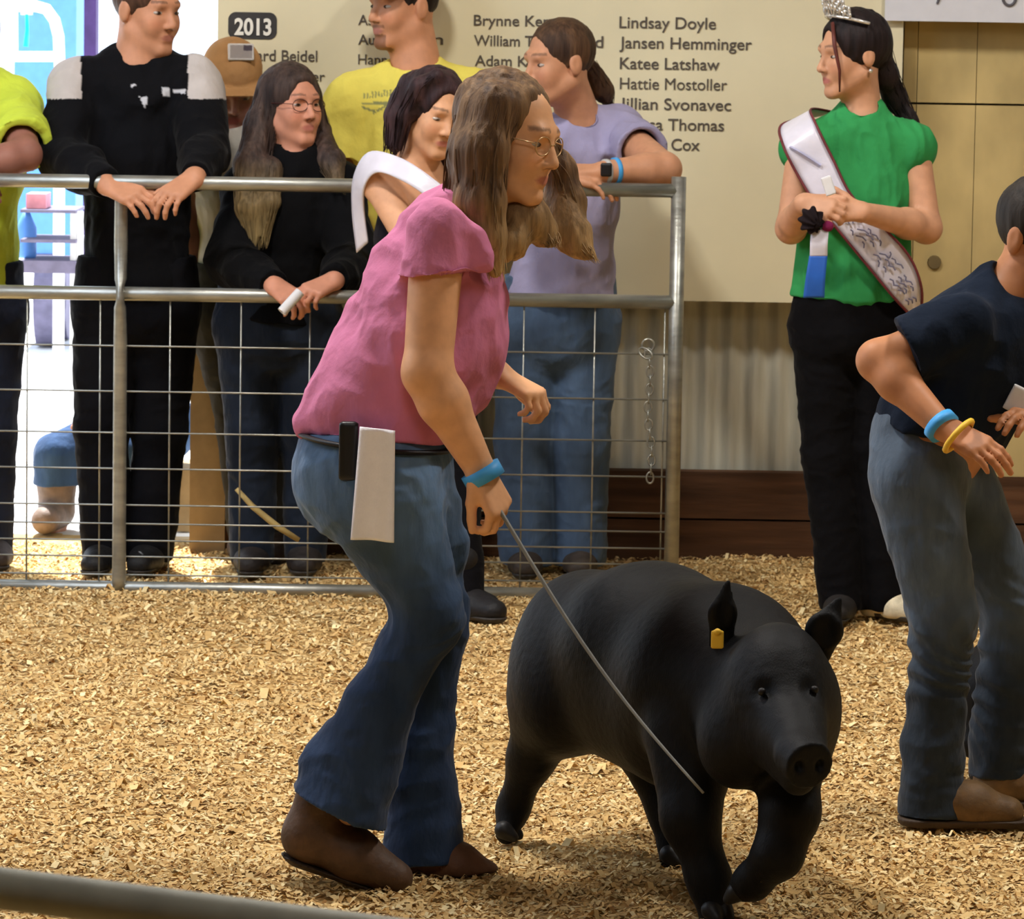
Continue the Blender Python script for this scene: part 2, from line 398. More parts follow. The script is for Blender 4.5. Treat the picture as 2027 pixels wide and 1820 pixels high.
def hand(B, w_, d, n, side=1, curl=(20, 25, 20), s=1.0, spread=.07, thumb=(.6, .7, -.25), tc=25, fc=None):
    """palm, four fingers and a thumb; d wrist->knuckles, n back of the hand, side=+1 thumb on cross(d,n)"""
    d = unit(d); n = unit(np.asarray(n) - d * np.dot(n, d)); u = np.cross(d, n) * side
    H = lambda a, b, c: w_ + (d * a + u * b + n * c) * s
    lens = (.070, .078, .072, .056); us = (.029, .0105, -.0095, -.028); ka = (.090, .094, .089, .080); rs = (.0092, .0095, .009, .0078)
    for b_, a_ in zip(us, ka): B.c(H(.008, b_ * .55, 0), H(a_, b_, 0), .015 * s, .0115 * s, k=.012)
    B.e(H(.040, .018, -.012), np.array([.030, .014, .012]) * s, np.stack([d, u, n], 1), k=.012)
    for i, (L, b_, a_, r) in enumerate(zip(lens, us, ka, rs)):
        p = H(a_, b_, 0); ang = 0; cc = curl if fc is None else tuple(c_ + fc[i] for c_ in curl); sd = unit(d + u * spread * b_ / .02)
        for j, fr in enumerate((.46, .30, .24)):
            ang += math.radians(cc[j]); q = p + (sd * math.cos(ang) - n * math.sin(ang)) * L * fr * s
            B.c(p, q, r * s * (1 - .08 * j), r * s * (1 - .08 * (j + 1)), k=.0035); p = q
    t = unit(d * thumb[0] + u * thumb[1] + n * thumb[2]); p = H(.022, .020, -.006); q = p + t * .042 * s
    B.c(p, q, .0145 * s, .0115 * s, k=.012); ta = math.radians(tc); t2 = unit(t * math.cos(ta) + (d * .8 - u * .35) * math.sin(ta)); r_ = q + t2 * .032 * s
    B.c(q, r_, .0112 * s, .0095 * s, k=.004); B.c(r_, r_ + unit(t2 + d * .3 * math.sin(ta)) * .020 * s, .0095 * s, .008 * s, k=.004)

class Person:
    """joints are world points; L and R are the viewer's left and right"""
    def __init__(s, name, label, foot, J, skinc, k=1.0, depth=.1, hipd=.105, vox=.006, cat='person', wid=1.0, group=None):
        s.root = thing('person', foot, label, cat, group); s.J = J; s.k = k; s.vox = vox; s.skinc = skinc
        s.B = Field(); s.depth = depth; s.hipd = hipd; s.wid = wid
        J['hip'] = (J['hpL'] + J['hpR']) / 2; J['sh'] = (J['shL'] + J['shR']) / 2; s.S = unit(J['shR'] - J['shL']); s.HS = unit(J['hpR'] - J['hpL'])
        s.hw = np.linalg.norm(J['shR'] - J['shL']) / 2
    def torso(s, f, off=0.0, cuts=None, kk=.03, top=.0, waist=1.0, hipk=1.0, chestk=1.0):
        J = s.J; nk, hp = J['nk'], J['hip']; ch = lerp(nk, hp, .25); wa = lerp(nk, hp, .68); d = s.depth
        cw = max(s.hw * .88 * s.wid, .10)
        f.c(lerp(nk, hp, .16 + top), lerp(nk, hp, .40), (d * .82) + off, d * chestk + off, S=s.S, w=(cw + off) / (d + off), k=kk, cuts=cuts)
        f.c(lerp(nk, hp, .40), wa, d * chestk + off, d * .88 * waist + off, S=s.S, w=(cw * .93 + off) / (d + off), k=kk, cuts=cuts)
        f.c(wa, hp, d * .88 * waist + off, s.hipd * hipk + off, S=s.HS, w=(cw * .92 * hipk + off) / (s.hipd + off), k=.04, cuts=cuts)
    def shoulders(s, f, off=0.0, r=.048, cuts=None):
        for q in 'LR': f.c(lerp(s.J['nk'], s.J['sh'], .35), s.J['sh' + q], (.040 + off) , (r + off) * s.k, k=.04, cuts=cuts)
    def arm(s, f, q, off=0.0, t=1.0, cuts=None, re=.039, ru=.046, k=.02):
        J = s.J; k_ = s.k; f.c(J['sh' + q], J['el' + q], ru * k_ + off, re * k_ + off, k=k, cuts=cuts)
        if t > 0:
            e, w_ = J['el' + q], J['wr' + q]; m = lerp(e, w_, .3)
            f.c(e, m, re * k_ * .98 + off, re * k_ + off, k=k, cuts=cuts); f.c(m, w_, re * k_ + off, .026 * k_ + off, k=k, cuts=cuts)
    def leg(s, f, q, off=0.0, cuts=None, rt=.078, rk=.055, ra=.036, k=.03, upto=1):
        J = s.J; k_ = s.k; f.c(J['hp' + q], J['kn' + q], rt * k_ + off, rk * k_ + off, k=k, cuts=cuts)
        if upto: f.c(J['kn' + q], J['an' + q], rk * k_ + off, ra * k_ + off, k=k, cuts=cuts)
    def body(s, headR, hs=1.0, jaw=1.0, arms='LR', legs='LR', ears=True, neckr=.052, paint=None, feet=True):
        B = s.B; s.torso(B); s.shoulders(B)
        for q in arms: s.arm(B, q)
        for q in legs:
            s.leg(B, q)
            if feet: B.c(s.J['an' + q] - np.array([0, 0, .035]), s.J['to' + q], .024 * s.k, .016 * s.k, k=.02)
        head(B, s.J['hd'], headR, hs, s.J['nk'], neckr, jaw, ears); s.hR = headR; s.hs = hs
    def finish(s, **kw):
        s.bodyo = skin('body', s.B, s.vox, SKIN, s.root, lin(s.skinc), facepaint(s.J['hd'], s.hR, s.hs, s.skinc, **kw)); return s
    def garment(s, name, f, col, mt=None, amp=.004, seed=1, vox=None, paint=None, ff=(16, 16, 9)):
        return skin(name, f, vox or s.vox, mt or CLOTH, s.root, lin(col), paint, folds(amp, ff, seed))
def shoe(parent, an, toe, col, h=.006, r=.042, name='shoe', ground=0.0, heel=None, solec=(60, 55, 50)):
    f = Field(); an = np.array(an, float); toe = np.array(toe, float); d = toe - an; d[2] = 0; d = unit(d); hl = an - d * .03
    g = ground; cut = [((0, 0, g + .012), (0, 0, -1))]
    a = np.array([hl[0], hl[1], g + .035]); t = np.array([toe[0], toe[1], g + .030]); S = np.cross(d, (0, 0, 1))
    f.c(a, lerp(a, t, .5), r, r * .95, cuts=cut); f.c(lerp(a, t, .5), t, r * 1.0, r * .72, S=S, w=1.15, cuts=cut); f.c(an + np.array([0, 0, .06]), a, r * .9, r, k=.03, cuts=cut)
    o = skin(name, f, h, LEATH, parent, lin(col))
    so = Field(); c2 = [((0, 0, g), (0, 0, -1)), ((0, 0, g + .016), (0, 0, 1))]
    so.c(a, t, r * 1.04, r * .85, S=S, w=1.15, cuts=c2); skin('sole', so, h * .8, LEATH, o, lin(solec)); return o
# ---------------------------------------------------------------- the barn
YW = 12.35                                  # back wall
XE = P(436, 300, YW)[0]                      # its left end: beside it the big door stands open
def struct(name, m, mt, smooth=False):
    o = m.build(name, mt, smooth=smooth); o['kind'] = 'structure'; return o
WOODR = mat('rafter_wood', lin((150, 125, 90)), .8, .2, scale=(3, 30, 30))
WALLM = mat('painted_boards', lin((150, 140, 115)), .8, .2, scale=(20, 2, 2))
struct('ceiling', MB().box((-4.6, -2.2, 4.6), (5.2, 12.5, 4.7)), WOODR)
struct('wall_left', MB().box((-4.7, -2.2, 0), (-4.6, 12.5, 4.6)), WALLM)
struct('wall_right', MB().box((5.1, -2.2, 0), (5.2, 12.5, 4.6)), WALLM)
struct('wall_front', MB().box((-4.6, -2.3, 0), (5.1, -2.2, 4.6)), WALLM)
struct('wall_lintel', MB().box((-4.6, 12.36, 2.1), (XE, 12.48, 4.6)), WALLM)
CORR = mat('corrugated_steel', lin((196, 194, 178)), .55, .4, .35, var=.12, scale=(30, 3, 3), bump=.05)
def corrugated():
    pitch, x0, x1 = .068, XE, 5.1; n = int((x1 - x0) / pitch * 6); x = np.linspace(x0, x1, n)
    y = YW + .009 * np.cos((x - x0) / pitch * 2 * np.pi)
    V = np.vstack([np.stack([x, y, np.zeros(n)], 1), np.stack([x, y, np.full(n, 4.6)], 1), np.stack([x, y + .03, np.zeros(n)], 1), np.stack([x, y + .03, np.full(n, 4.6)], 1)])
    i = np.arange(n - 1); F = np.vstack([np.stack([i, i + 1, i + 1 + n, i + n], 1), np.stack([i + 1 + 2 * n, i + 2 * n, i + 3 * n, i + 1 + 3 * n], 1)])
    F = np.vstack([F, [[0, n, 3 * n, 2 * n]]])
    return emit('wall_back', V, F, CORR)
tag(corrugated(), kind='structure')

# floor of the ring with its wood shavings
SHAV = mat('wood_shavings', (1, 1, 1), .9, .15, var=.1, scale=(30, 30, 30), attr=True)
def zf(x, y): 
    p = np.stack([x, y, np.zeros_like(x)], -1)
    return .012 * vnoise(p * 3.1, 11) + .004 * vnoise(p * 11, 12) - .008
def floorcol(p, r=None):
    a = vnoise(p * (60, 38, 1), 21) * .5 + .5; b = vnoise(p * 4, 22) * .5 + .5
    c = lin((190, 151, 92)) * (1 - a)[:, None] + lin((222, 188, 126)) * a[:, None]
    return c * (.85 + .2 * b)[:, None]
def make_floor():
    xs = np.concatenate([np.linspace(-4.6, -1.6, 20), np.linspace(-1.58, 2.0, 300), np.linspace(2.05, 5.1, 20)])
    ys = np.concatenate([np.linspace(-2.2, 6.8, 30), np.linspace(6.82, 12.6, 420)])
    X, Y = np.meshgrid(xs, ys, indexing='ij'); Z = zf(X, Y)
    V = np.stack([X, Y, Z], -1).reshape(-1, 3); n, m = X.shape; i, j = np.meshgrid(np.arange(n - 1), np.arange(m - 1), indexing='ij'); a = (i * m + j).ravel()
    F = np.stack([a, a + m, a + m + 1, a + 1], 1); o = emit('floor', V, F, SHAV, col=floorcol(V)); o['kind'] = 'structure'
make_floor()
def make_flakes(n=235000):
    y = 6.9 + 5.5 * RNG.random(n) ** 1.15; wdt = y * 1013 / FPX + .95; x = (RNG.random(n) * 2 - 1) * wdt
    z = zf(x, y) + RNG.random(n) * .005 + .002
    L = RNG.gamma(4, .0027, n) + .004; W = L * (.16 + .34 * RNG.random(n)); a = RNG.random(n) * 6.283
    tl = RNG.normal(0, .09, n); rl = RNG.normal(0, .15, n); cv = RNG.normal(.14, .16, n) * L
    ca, sa = np.cos(a), np.sin(a); ux = np.stack([ca * np.cos(tl), sa * np.cos(tl), np.sin(tl)], 1)
    vy = np.stack([-sa * np.cos(rl), ca * np.cos(rl), np.sin(rl)], 1); nz = np.cross(ux, vy); C = np.stack([x, y, z], 1)
    V = []
    for s_, h in ((-1, 0), (0, 1), (1, 0)):
        for t in (-1, 1): V.append(C + ux * (s_ * L)[:, None] * .5 + vy * (t * W * .5)[:, None] + nz * (h * cv)[:, None])
    V = np.stack(V, 1).reshape(-1, 3); b = np.arange(n) * 6
    F = np.vstack([np.stack([b, b + 2, b + 3, b + 1], 1), np.stack([b + 2, b + 4, b + 5, b + 3], 1)])
    t = RNG.random(n); pal = np.stack([lin((226, 193, 134)), lin((210, 172, 112)), lin((240, 217, 164)), lin((156, 117, 70)), lin((194, 154, 97))])
    idx = np.searchsorted([.40, .66, .86, .90], t); c = pal[idx] * (.85 + .3 * RNG.random(n))[:, None]
    o = emit('wood_shavings', V, F, SHAV, col=np.repeat(c, 6, 0), smooth=False)
    tag(o, 'pale tan wood shavings strewn thick over the whole show ring floor', 'wood shavings', kind='stuff')
make_flakes()
GRAV = mat('bright_gravel', lin((232, 230, 228)), .9, .2, var=.08, scale=(12, 12, 12))
o = MB().box((-16, 12.55, -.05), (12, 45, -.004)).build('ground', GRAV); o['kind'] = 'structure'

# kick boards, plywood and sign on the back wall
BROWN = mat('brown_plank', lin((92, 62, 40)), .8, .2, var=.3, scale=(2, 20, 22), bump=.25, bscale=(6, 60, 60))
zk1 = P(1480, 1030, 12.27)[2]; zk2 = P(1480, 936, 12.27)[2]
t = thing('kick_board', (2.1, 12.29, 0), 'dark brown horizontal planks along the foot of the corrugated wall', 'planks')
MB().box((XE + .0, 12.26, -.03), (5.1, 12.33, zk1 - .003)).build('plank', BROWN, t)
MB().box((XE + .0, 12.27, zk1 + .003), (5.1, 12.335, zk2)).build('plank', BROWN, t)
PLY = mat('tan_plywood', lin((196, 173, 118)), .75, .25, var=.16, scale=(5, 4, 3), bump=.05)
TANP = mat('tan_panel', lin((165, 140, 105)), .8, .2, var=.08)
x0 = P(376, 900, 12.2)[0]; x1 = P(446, 900, 12.2)[0]
o = MB().box((x0, 12.20, -.02), (x1, 12.24, P(400, 690, 12.2)[2])).build('door_board', TANP, origin=(x0, 12.2, 0))
tag(o, 'plain tan board at the left end of the wall beside the bright doorway', 'board')
t = thing('plywood_panel', (2.0, 12.28, .25), 'tan plywood boards with dark seams on the wall below the white banner', 'plywood panel')
zb, zm, zt = P(1900, 1004, 12.27)[2], P(1900, 206, 12.27)[2], 1.95
xs = [P(1784, 300, 12.27)[0], P(1812, 300, 12.27)[0], P(1929, 300, 12.27)[0], P(2075, 300, 12.27)[0], P(2230, 300, 12.27)[0], P(2400, 300, 12.27)[0]]
for i in range(5):
    for za, zb_ in ((zb, zm - .003), (zm + .003, zt)):
        MB().box((xs[i] + .0010, 12.27 + .002 * (za < .9), za), (xs[i + 1] - .0010, 12.325, zb_)).build('plywood_board', PLY, t)
kn = P(1850, 520, 12.262); MB().tube([kn, kn + np.array([0, .01, 0])], [.018, .02], 14).build('knot', mat('knot_wood', lin((112, 95, 62)), .8), t)
CREAM = mat('cream_sign', lin((224, 214, 180)), .6, .3, var=.05, scale=(2, 2, 2))
YS = 12.19
sx0, sx1 = XE + .001, P(1782, 300, YS)[0]; sz0 = P(1480, 598, YS)[2]
sign = thing('sign_board', ((sx0 + sx1) / 2, YS, sz0), 'large cream sign board lettered with columns of names on the back wall', 'sign board')
MB().box((sx0, YS, sz0), (sx1, YS + .03, 2.3)).build('panel', CREAM, sign)
MB().box((sx0 + .05, YS + .03, sz0 + .05), (sx1 - .05, YS + .155, sz0 + .11)).build('batten', BROWN, sign)
INK = mat('dark_lettering', lin((88, 80, 72)), .7, .2, var=.02); INKW = mat('white_lettering', lin((235, 232, 222)), .7, .2, var=.02)
def letters(body, px0, px1, ytop, ybase, Y, mt, parent, name='lettering', bold=.012, shear=0):
    cu = bpy.data.curves.new('txt', 'FONT'); cu.body = body; cu.size = 1; cu.offset = bold; cu.extrude = .02; cu.shear = shear
    o = bpy.data.objects.new('txt', cu); sc.collection.objects.link(o); dg = bpy.context.evaluated_depsgraph_get(); dg.update()
    me = bpy.data.meshes.new_from_object(o.evaluated_get(dg)); V = np.empty(len(me.vertices) * 3, np.float32); me.vertices.foreach_get('co', V); V = V.reshape(-1, 3).astype(float)
    F = [tuple(p.vertices) for p in me.polygons]; bpy.data.objects.remove(o); bpy.data.curves.remove(cu); bpy.data.meshes.remove(me)
    A, Bp, T = P(px0, ybase, Y), P(px1, ybase + (px1 - px0) * .0157, Y), P(px0, ytop, Y)
    wd = V[:, 0].max() - V[:, 0].min(); cap = .729 if any(c.isupper() or c.isdigit() or c in 'bdfhklt' for c in body) else .55
    x = (V[:, 0] - V[:, 0].min()) / wd * (Bp[0] - A[0]); z = V[:, 1] / cap * (T[2] - A[2])
    W = np.stack([A[0] + x, Y - .0015 + V[:, 2] * .05, A[2] + z], 1)
    FF = np.empty(len(F), dtype=object); FF[:] = F
    return emit(name, W, FF, mt, parent, smooth=False)
# pill with the year
pc = P(500, 51, YS); hw_, hh_ = 48 / FPX * YS, 26.5 / FPX * YS; a = np.linspace(0, 2 * np.pi, 49)[:-1]; pr = .022
pv = [(np.sign(math.cos(q)) * (hw_ - pr) + pr * math.cos(q), np.sign(math.sin(q)) * (hh_ - pr) + pr * math.sin(q)) for q in a + .01]
V = [(pc[0] + x, YS - .002, pc[2] + z) for x, z in pv] + [(pc[0] + x, YS + .001, pc[2] + z) for x, z in pv]; n = len(pv)
MB().add(V, [tuple(range(n))] + [(i, (i + 1) % n, n + (i + 1) % n, n + i) for i in range(n)]).build('year_badge', mat('badge_grey', lin((62, 60, 60)), .7), sign)
letters('2013', 464, 537, 35, 68, YS - .003, INKW, sign, 'year_number', .03)
for tx, xa, xb, yt, yb_ in [('ard Beidel', 508, 628, 97, 120), ('nger', 592, 643, 145, 160), ('n', 622, 642, 194, 210), ('As', 709, 738, 28, 49), ('Au', 709, 741, 67, 88), ('Hann', 709, 766, 106, 127), ('n', 858, 877, 71, 88),
        ('Brynne Kemp', 938, 1114, 28, 50), ('William T', 938, 1056, 68, 90), ('d', 1178, 1194, 70, 94), ('Adam K', 940, 1044, 108, 130),
        ('Lindsay Doyle', 1226, 1417, 31, 55), ('Jansen Hemminger', 1226, 1488, 71, 95), ('Katee Latshaw', 1227, 1424, 112, 136), ('Hattie Mostoller', 1227, 1439, 152, 176),
        ('Jillian Svonavec', 1227, 1447, 192, 216), ('ssa Thomas', 1272, 1433, 233, 257), ('n Cox', 1304, 1385, 273, 297)]:
    letters(tx, xa, xb, yt, yb_, YS - .0005, INK, sign, 'name_line', 0 if tx[0] == 'H' else .006)
BAN = mat('white_banner', lin((214, 214, 220)), .35, .4, var=.02)
bx0 = P(1752, 20, 12.165)[0]; bz = P(1890, 43, 12.165)[2]
t = thing('banner', (2.0, 12.165, bz), 'white banner hung above the plywood at the top right corner', 'banner')
MB().box((bx0, 12.165, bz), (3.6, 12.18, 2.4)).build('banner_sheet', BAN, t)
BI = mat('banner_ink', lin((95, 92, 98)), .6)
MB().tube([P(1866, -40, 12.163), P(1862, -12, 12.163), P(1855, 8, 12.163)], [.005, .0055, .003], 8).build('lettering', BI, t)
MB().tube([P(1998 + 13 * math.sin(q), -6 + 17 * math.cos(q), 12.163) for q in np.linspace(-2.9, 2.4, 18)], .0042, 8).build('lettering', BI, t)

# ---------------------------------------------------------------- ring fence
YF = 11.4
fence = thing('fence_panel', P(1337, 1130, YF) * (1, 1, 0), 'galvanised tube and wire mesh fence between the onlookers and the ring', 'fence')
def rail(p0, p1, r=.0185, name='rail'): return MB().tube([p0, p1], r, 16).build(name, STEEL, fence, smooth=True)
def level(px, py, Y): return P(px, py, Y)[2]
XL, XR = P(-320, 700, YF)[0], P(1333, 700, YF)[0]
zt_, zm_, zb_ = level(400, 363, YF), level(400, 584, YF), .0
for z in (zt_, zm_): rail((XL, YF, z), (XR, YF, z))
rail((XL, YF, .004), (XR, YF, .004), .0175)
pp = P(1337, 700, YF); MB().tube([(pp[0], YF, -.02), (pp[0], YF, level(1337, 350, YF))], .0195, 16).build('post', STEEL, fence, smooth=True)
pp = P(238, 800, YF); zz = [0, .03, .1, zm_ - .12, zm_ - .035, zm_ - .02, zm_ + .02, zm_ + .04, zm_ + .14, zt_ - .05, zt_ - .015]
MB().tube([(pp[0], YF - (.021 if abs(z - zm_) < .04 else .006), z) for z in zz], [.0195, .019, .018, .018, .016, .019, .018, .016, .018, .017, .016], 16, flat=[1, 1, 1, 1, 1, .6, .6, 1, 1, 1, 1]).build('post', STEEL, fence, smooth=True)
pp = P(-300, 800, YF); MB().tube([(pp[0], YF, -.02), (pp[0], YF, zt_)], .0185, 16).build('post', STEEL, fence, smooth=True)
m = MB(); zs = [level(333, y, YF) for y in (686, 776, 858, 929, 1001, 1038, 1071, 1103, 1139)]
for z in zs: m.tube([(XL, YF - .004, z), (XR, YF - .004, z)], .0026, 6)
vx = [-230, -92, 53, 197, 335, 475, 611, 750, 893, 1033, 1173, 1311]
for v in vx: X = P(v, 900, YF)[0]; m.tube([(X, YF + .001, .01), (X, YF + .001, zm_)], .0026, 6)
m.build('wire_mesh', STEEL, fence, smooth=True)
m = MB(); a0, a1 = P(1283, 692, YF - .02), P(1288, 955, YF - .02); nl = 15
for i in range(nl):
    c = lerp(a0, a1, (i + .5) / nl) + np.array([.004 * math.sin(i * .7), 0, 0]); m.ring(c, .0095, .0024, 14, 6, ax=(1, 0, 0) if i % 2 else (0, 1, 0), bx=(0, 1, .001) if i % 2 else (1, 0, .001), ratio=1.55)
m.ring(a0 + np.array([0, .014, .01]), .016, .003, 16, 6, ax=(0, 1, 0)); m.ring(P(1278, 700, YF - .02), .012, .003, 16, 6, ax=(.6, 1, 0), ratio=1.8)
o = m.build('chain', STEEL, smooth=True, origin=a0); tag(o, 'steel link chain hanging on the mesh beside the right fence post', 'chain')

# near rail at the bottom left
NR = mat('near_rail_steel', lin((150, 150, 138)), .6, .4, .3, var=.1)
d0, d1 = P(-60, 1756, 3.72), P(900, 1871, 3.50)
dv = (d1 - d0); e0 = d0 - dv * 1.6; e1 = d1 + dv * 1.2; e0[2] = e1[2] = d0[2] = d1[2] = (d0[2] + d1[2]) / 2
t = thing('near_fence', (e0[0], e0[1], 0), 'blurred grey tube rail crossing the bottom left corner nearest the viewer', 'fence rail')
MB().tube([e0, d0, d1, e1], .0185, 20).build('rail', NR, t, smooth=True)
for q in (e0, e1): MB().tube([(q[0], q[1], 0), (q[0], q[1], q[2])], .0185, 16).build('post', NR, t, smooth=True)

# ---------------------------------------------------------------- outdoors, seen through the door
BLUEP = mat('blue_paint', lin((95, 150, 232)), .5, .3, var=.05); CYAN = mat('cyan_strap', lin((20, 215, 235)), .6); PURP = mat('dark_purple', lin((70, 50, 105)), .7)
WHT = mat('white_paint', lin((235, 235, 240)), .5, .3, var=.03); PINKB = mat('pink_box', lin((225, 150, 165)), .7); GREYP = mat('weathered_grey', lin((110, 105, 130)), .7)
t = thing('trailer', P(40, 500, 19) * (1, 1, 0), 'bright blue stock trailer standing outside beyond the open door', 'trailer')
a, b = P(28, 300, 19), P(150, 300, 19); zt2 = 1.9
MB().box((a[0], 19, .40), (b[0], 19.5, 2.6)).build('body', BLUEP, t)
MB().box((a[0] + .03, 18.97, 1.45), (a[0] + .08, 19.0, 2.0)).build('trim_strip', WHT, t)
for s_ in (.06, .44): MB().tube([(a[0] + .1, 19 + s_, .21), (a[0] + .2, 19 + s_, .21)], .21, 24).build('wheel', GREYP, t)
t = thing('tube_gate', P(40, 110, 15) * (1, 1, 0), 'white bent tube gate outside at the top left', 'gate')
g0 = [P(-260, 12, 15), P(70, 12, 15), P(92, 18, 15), P(108, 40, 15), P(116, 72, 15), P(118, 130, 15)]; g0.append(np.array([g0[-1][0], 15, 0]))
MB().tube(g0, .02, 12).build('gate_frame', WHT, t, smooth=True)
MB().tube([P(-260, 112, 15), P(116, 112, 15)], .018, 12).build('rail', WHT, t, smooth=True)
MB().tube([P(28, 12, 15), P(28, 112, 15)], .014, 12).build('upright', WHT, t, smooth=True); MB().tube([P(-260, 12, 15), P(-260, 12, 15) * (1, 1, 0)], .02, 12).build('post', WHT, t, smooth=True)
a = P(53, 28, 14.96); m = MB(); m.tube([a, P(54, 60, 14.96), P(51, 92, 14.96)], [.010, .013, .018], 10, flat=[.5, .5, .5]); o = m.build('strap', CYAN, smooth=True, origin=a); tag(o, 'cyan strap hanging on the white gate outside', 'strap')
a, b = P(166, 60, 16), P(190, 60, 16); o = MB().box((a[0], 16, 0), (b[0], 16.1, 2.4)).build('door_post', PURP, origin=(a[0], 16, 0)); tag(o, 'dark purple post outside left of the man in the black hoodie', 'post')
t = thing('bench', P(90, 545, 14.2) * (1, 1, 0), 'grey slatted steps in the glare behind the lime shirt', 'bench')
for y_, dz in ((477, .010), (528, .040), (418, .010)):
    a, b = P(40, y_, 14.2), P(150, y_, 14.2); MB().box((a[0], 14.2, a[2] - dz / 2), (b[0], 14.5, a[2] + dz / 2)).build('slat', GREYP, t)
for x_ in (137, 150): a = P(x_, 500, 14.22); MB().box((a[0], 14.25, 0), (a[0] + .02, 14.27, P(0, 418, 14.2)[2])).build('leg', WHT, t)
a = P(76, 395, 14.3); o = MB().box((a[0] - .035, 14.25, P(0, 417, 14.2)[2] + .006), (a[0] + .03, 14.4, a[2] + .02)).build('box', PINKB, origin=(a[0], 14.3, a[2] - .03)); tag(o, 'small pink box on the top slat behind the lime shirt', 'box')
a = P(52, 520, 14.35); z0 = P(0, 528, 14.2)[2] + .021; m = MB(); m.tube([(a[0], 14.35, z0 + z) for z in (0, .01, .10, .13, .15)], [.030, .034, .034, .02, .012], 24); o = m.build('jug', BLUEP, smooth=True, origin=(a[0], 14.35, z0)); tag(o, 'blue jug on the slats outside behind the lime shirt', 'jug')
# sticks by the fence
STK = mat('pale_cane', lin((190, 165, 105)), .6, .3, var=.1); ORG = mat('orange_handle', lin((225, 105, 35)), .5, .3, var=.05)
a = P(468, 968, 11.46); b = P(592, 1070, 11.46); o = MB().tube([a, P(500, 1003, 11.46), P(548, 1042, 11.46), b], [.006, .008, .009, .007], 10).build('cane', STK, smooth=True, origin=a)
tag(o, 'pale wooden cane slanting behind the wire mesh below the glasses girl', 'cane')
a = P(1708, 890, 12.18); b = P(1712, 1000, 12.18); o = thing('sorting_stick', (b[0], 12.18, 0), 'orange handled stick leaning on the wall behind the black trousers', 'stick')
MB().tube([a, b], [.017, .013], 12).build('handle', ORG, o, smooth=True); MB().tube([b, np.array([b[0], 12.1, 0.0])], [.008, .006], 10).build('shaft', STK, o, smooth=True)
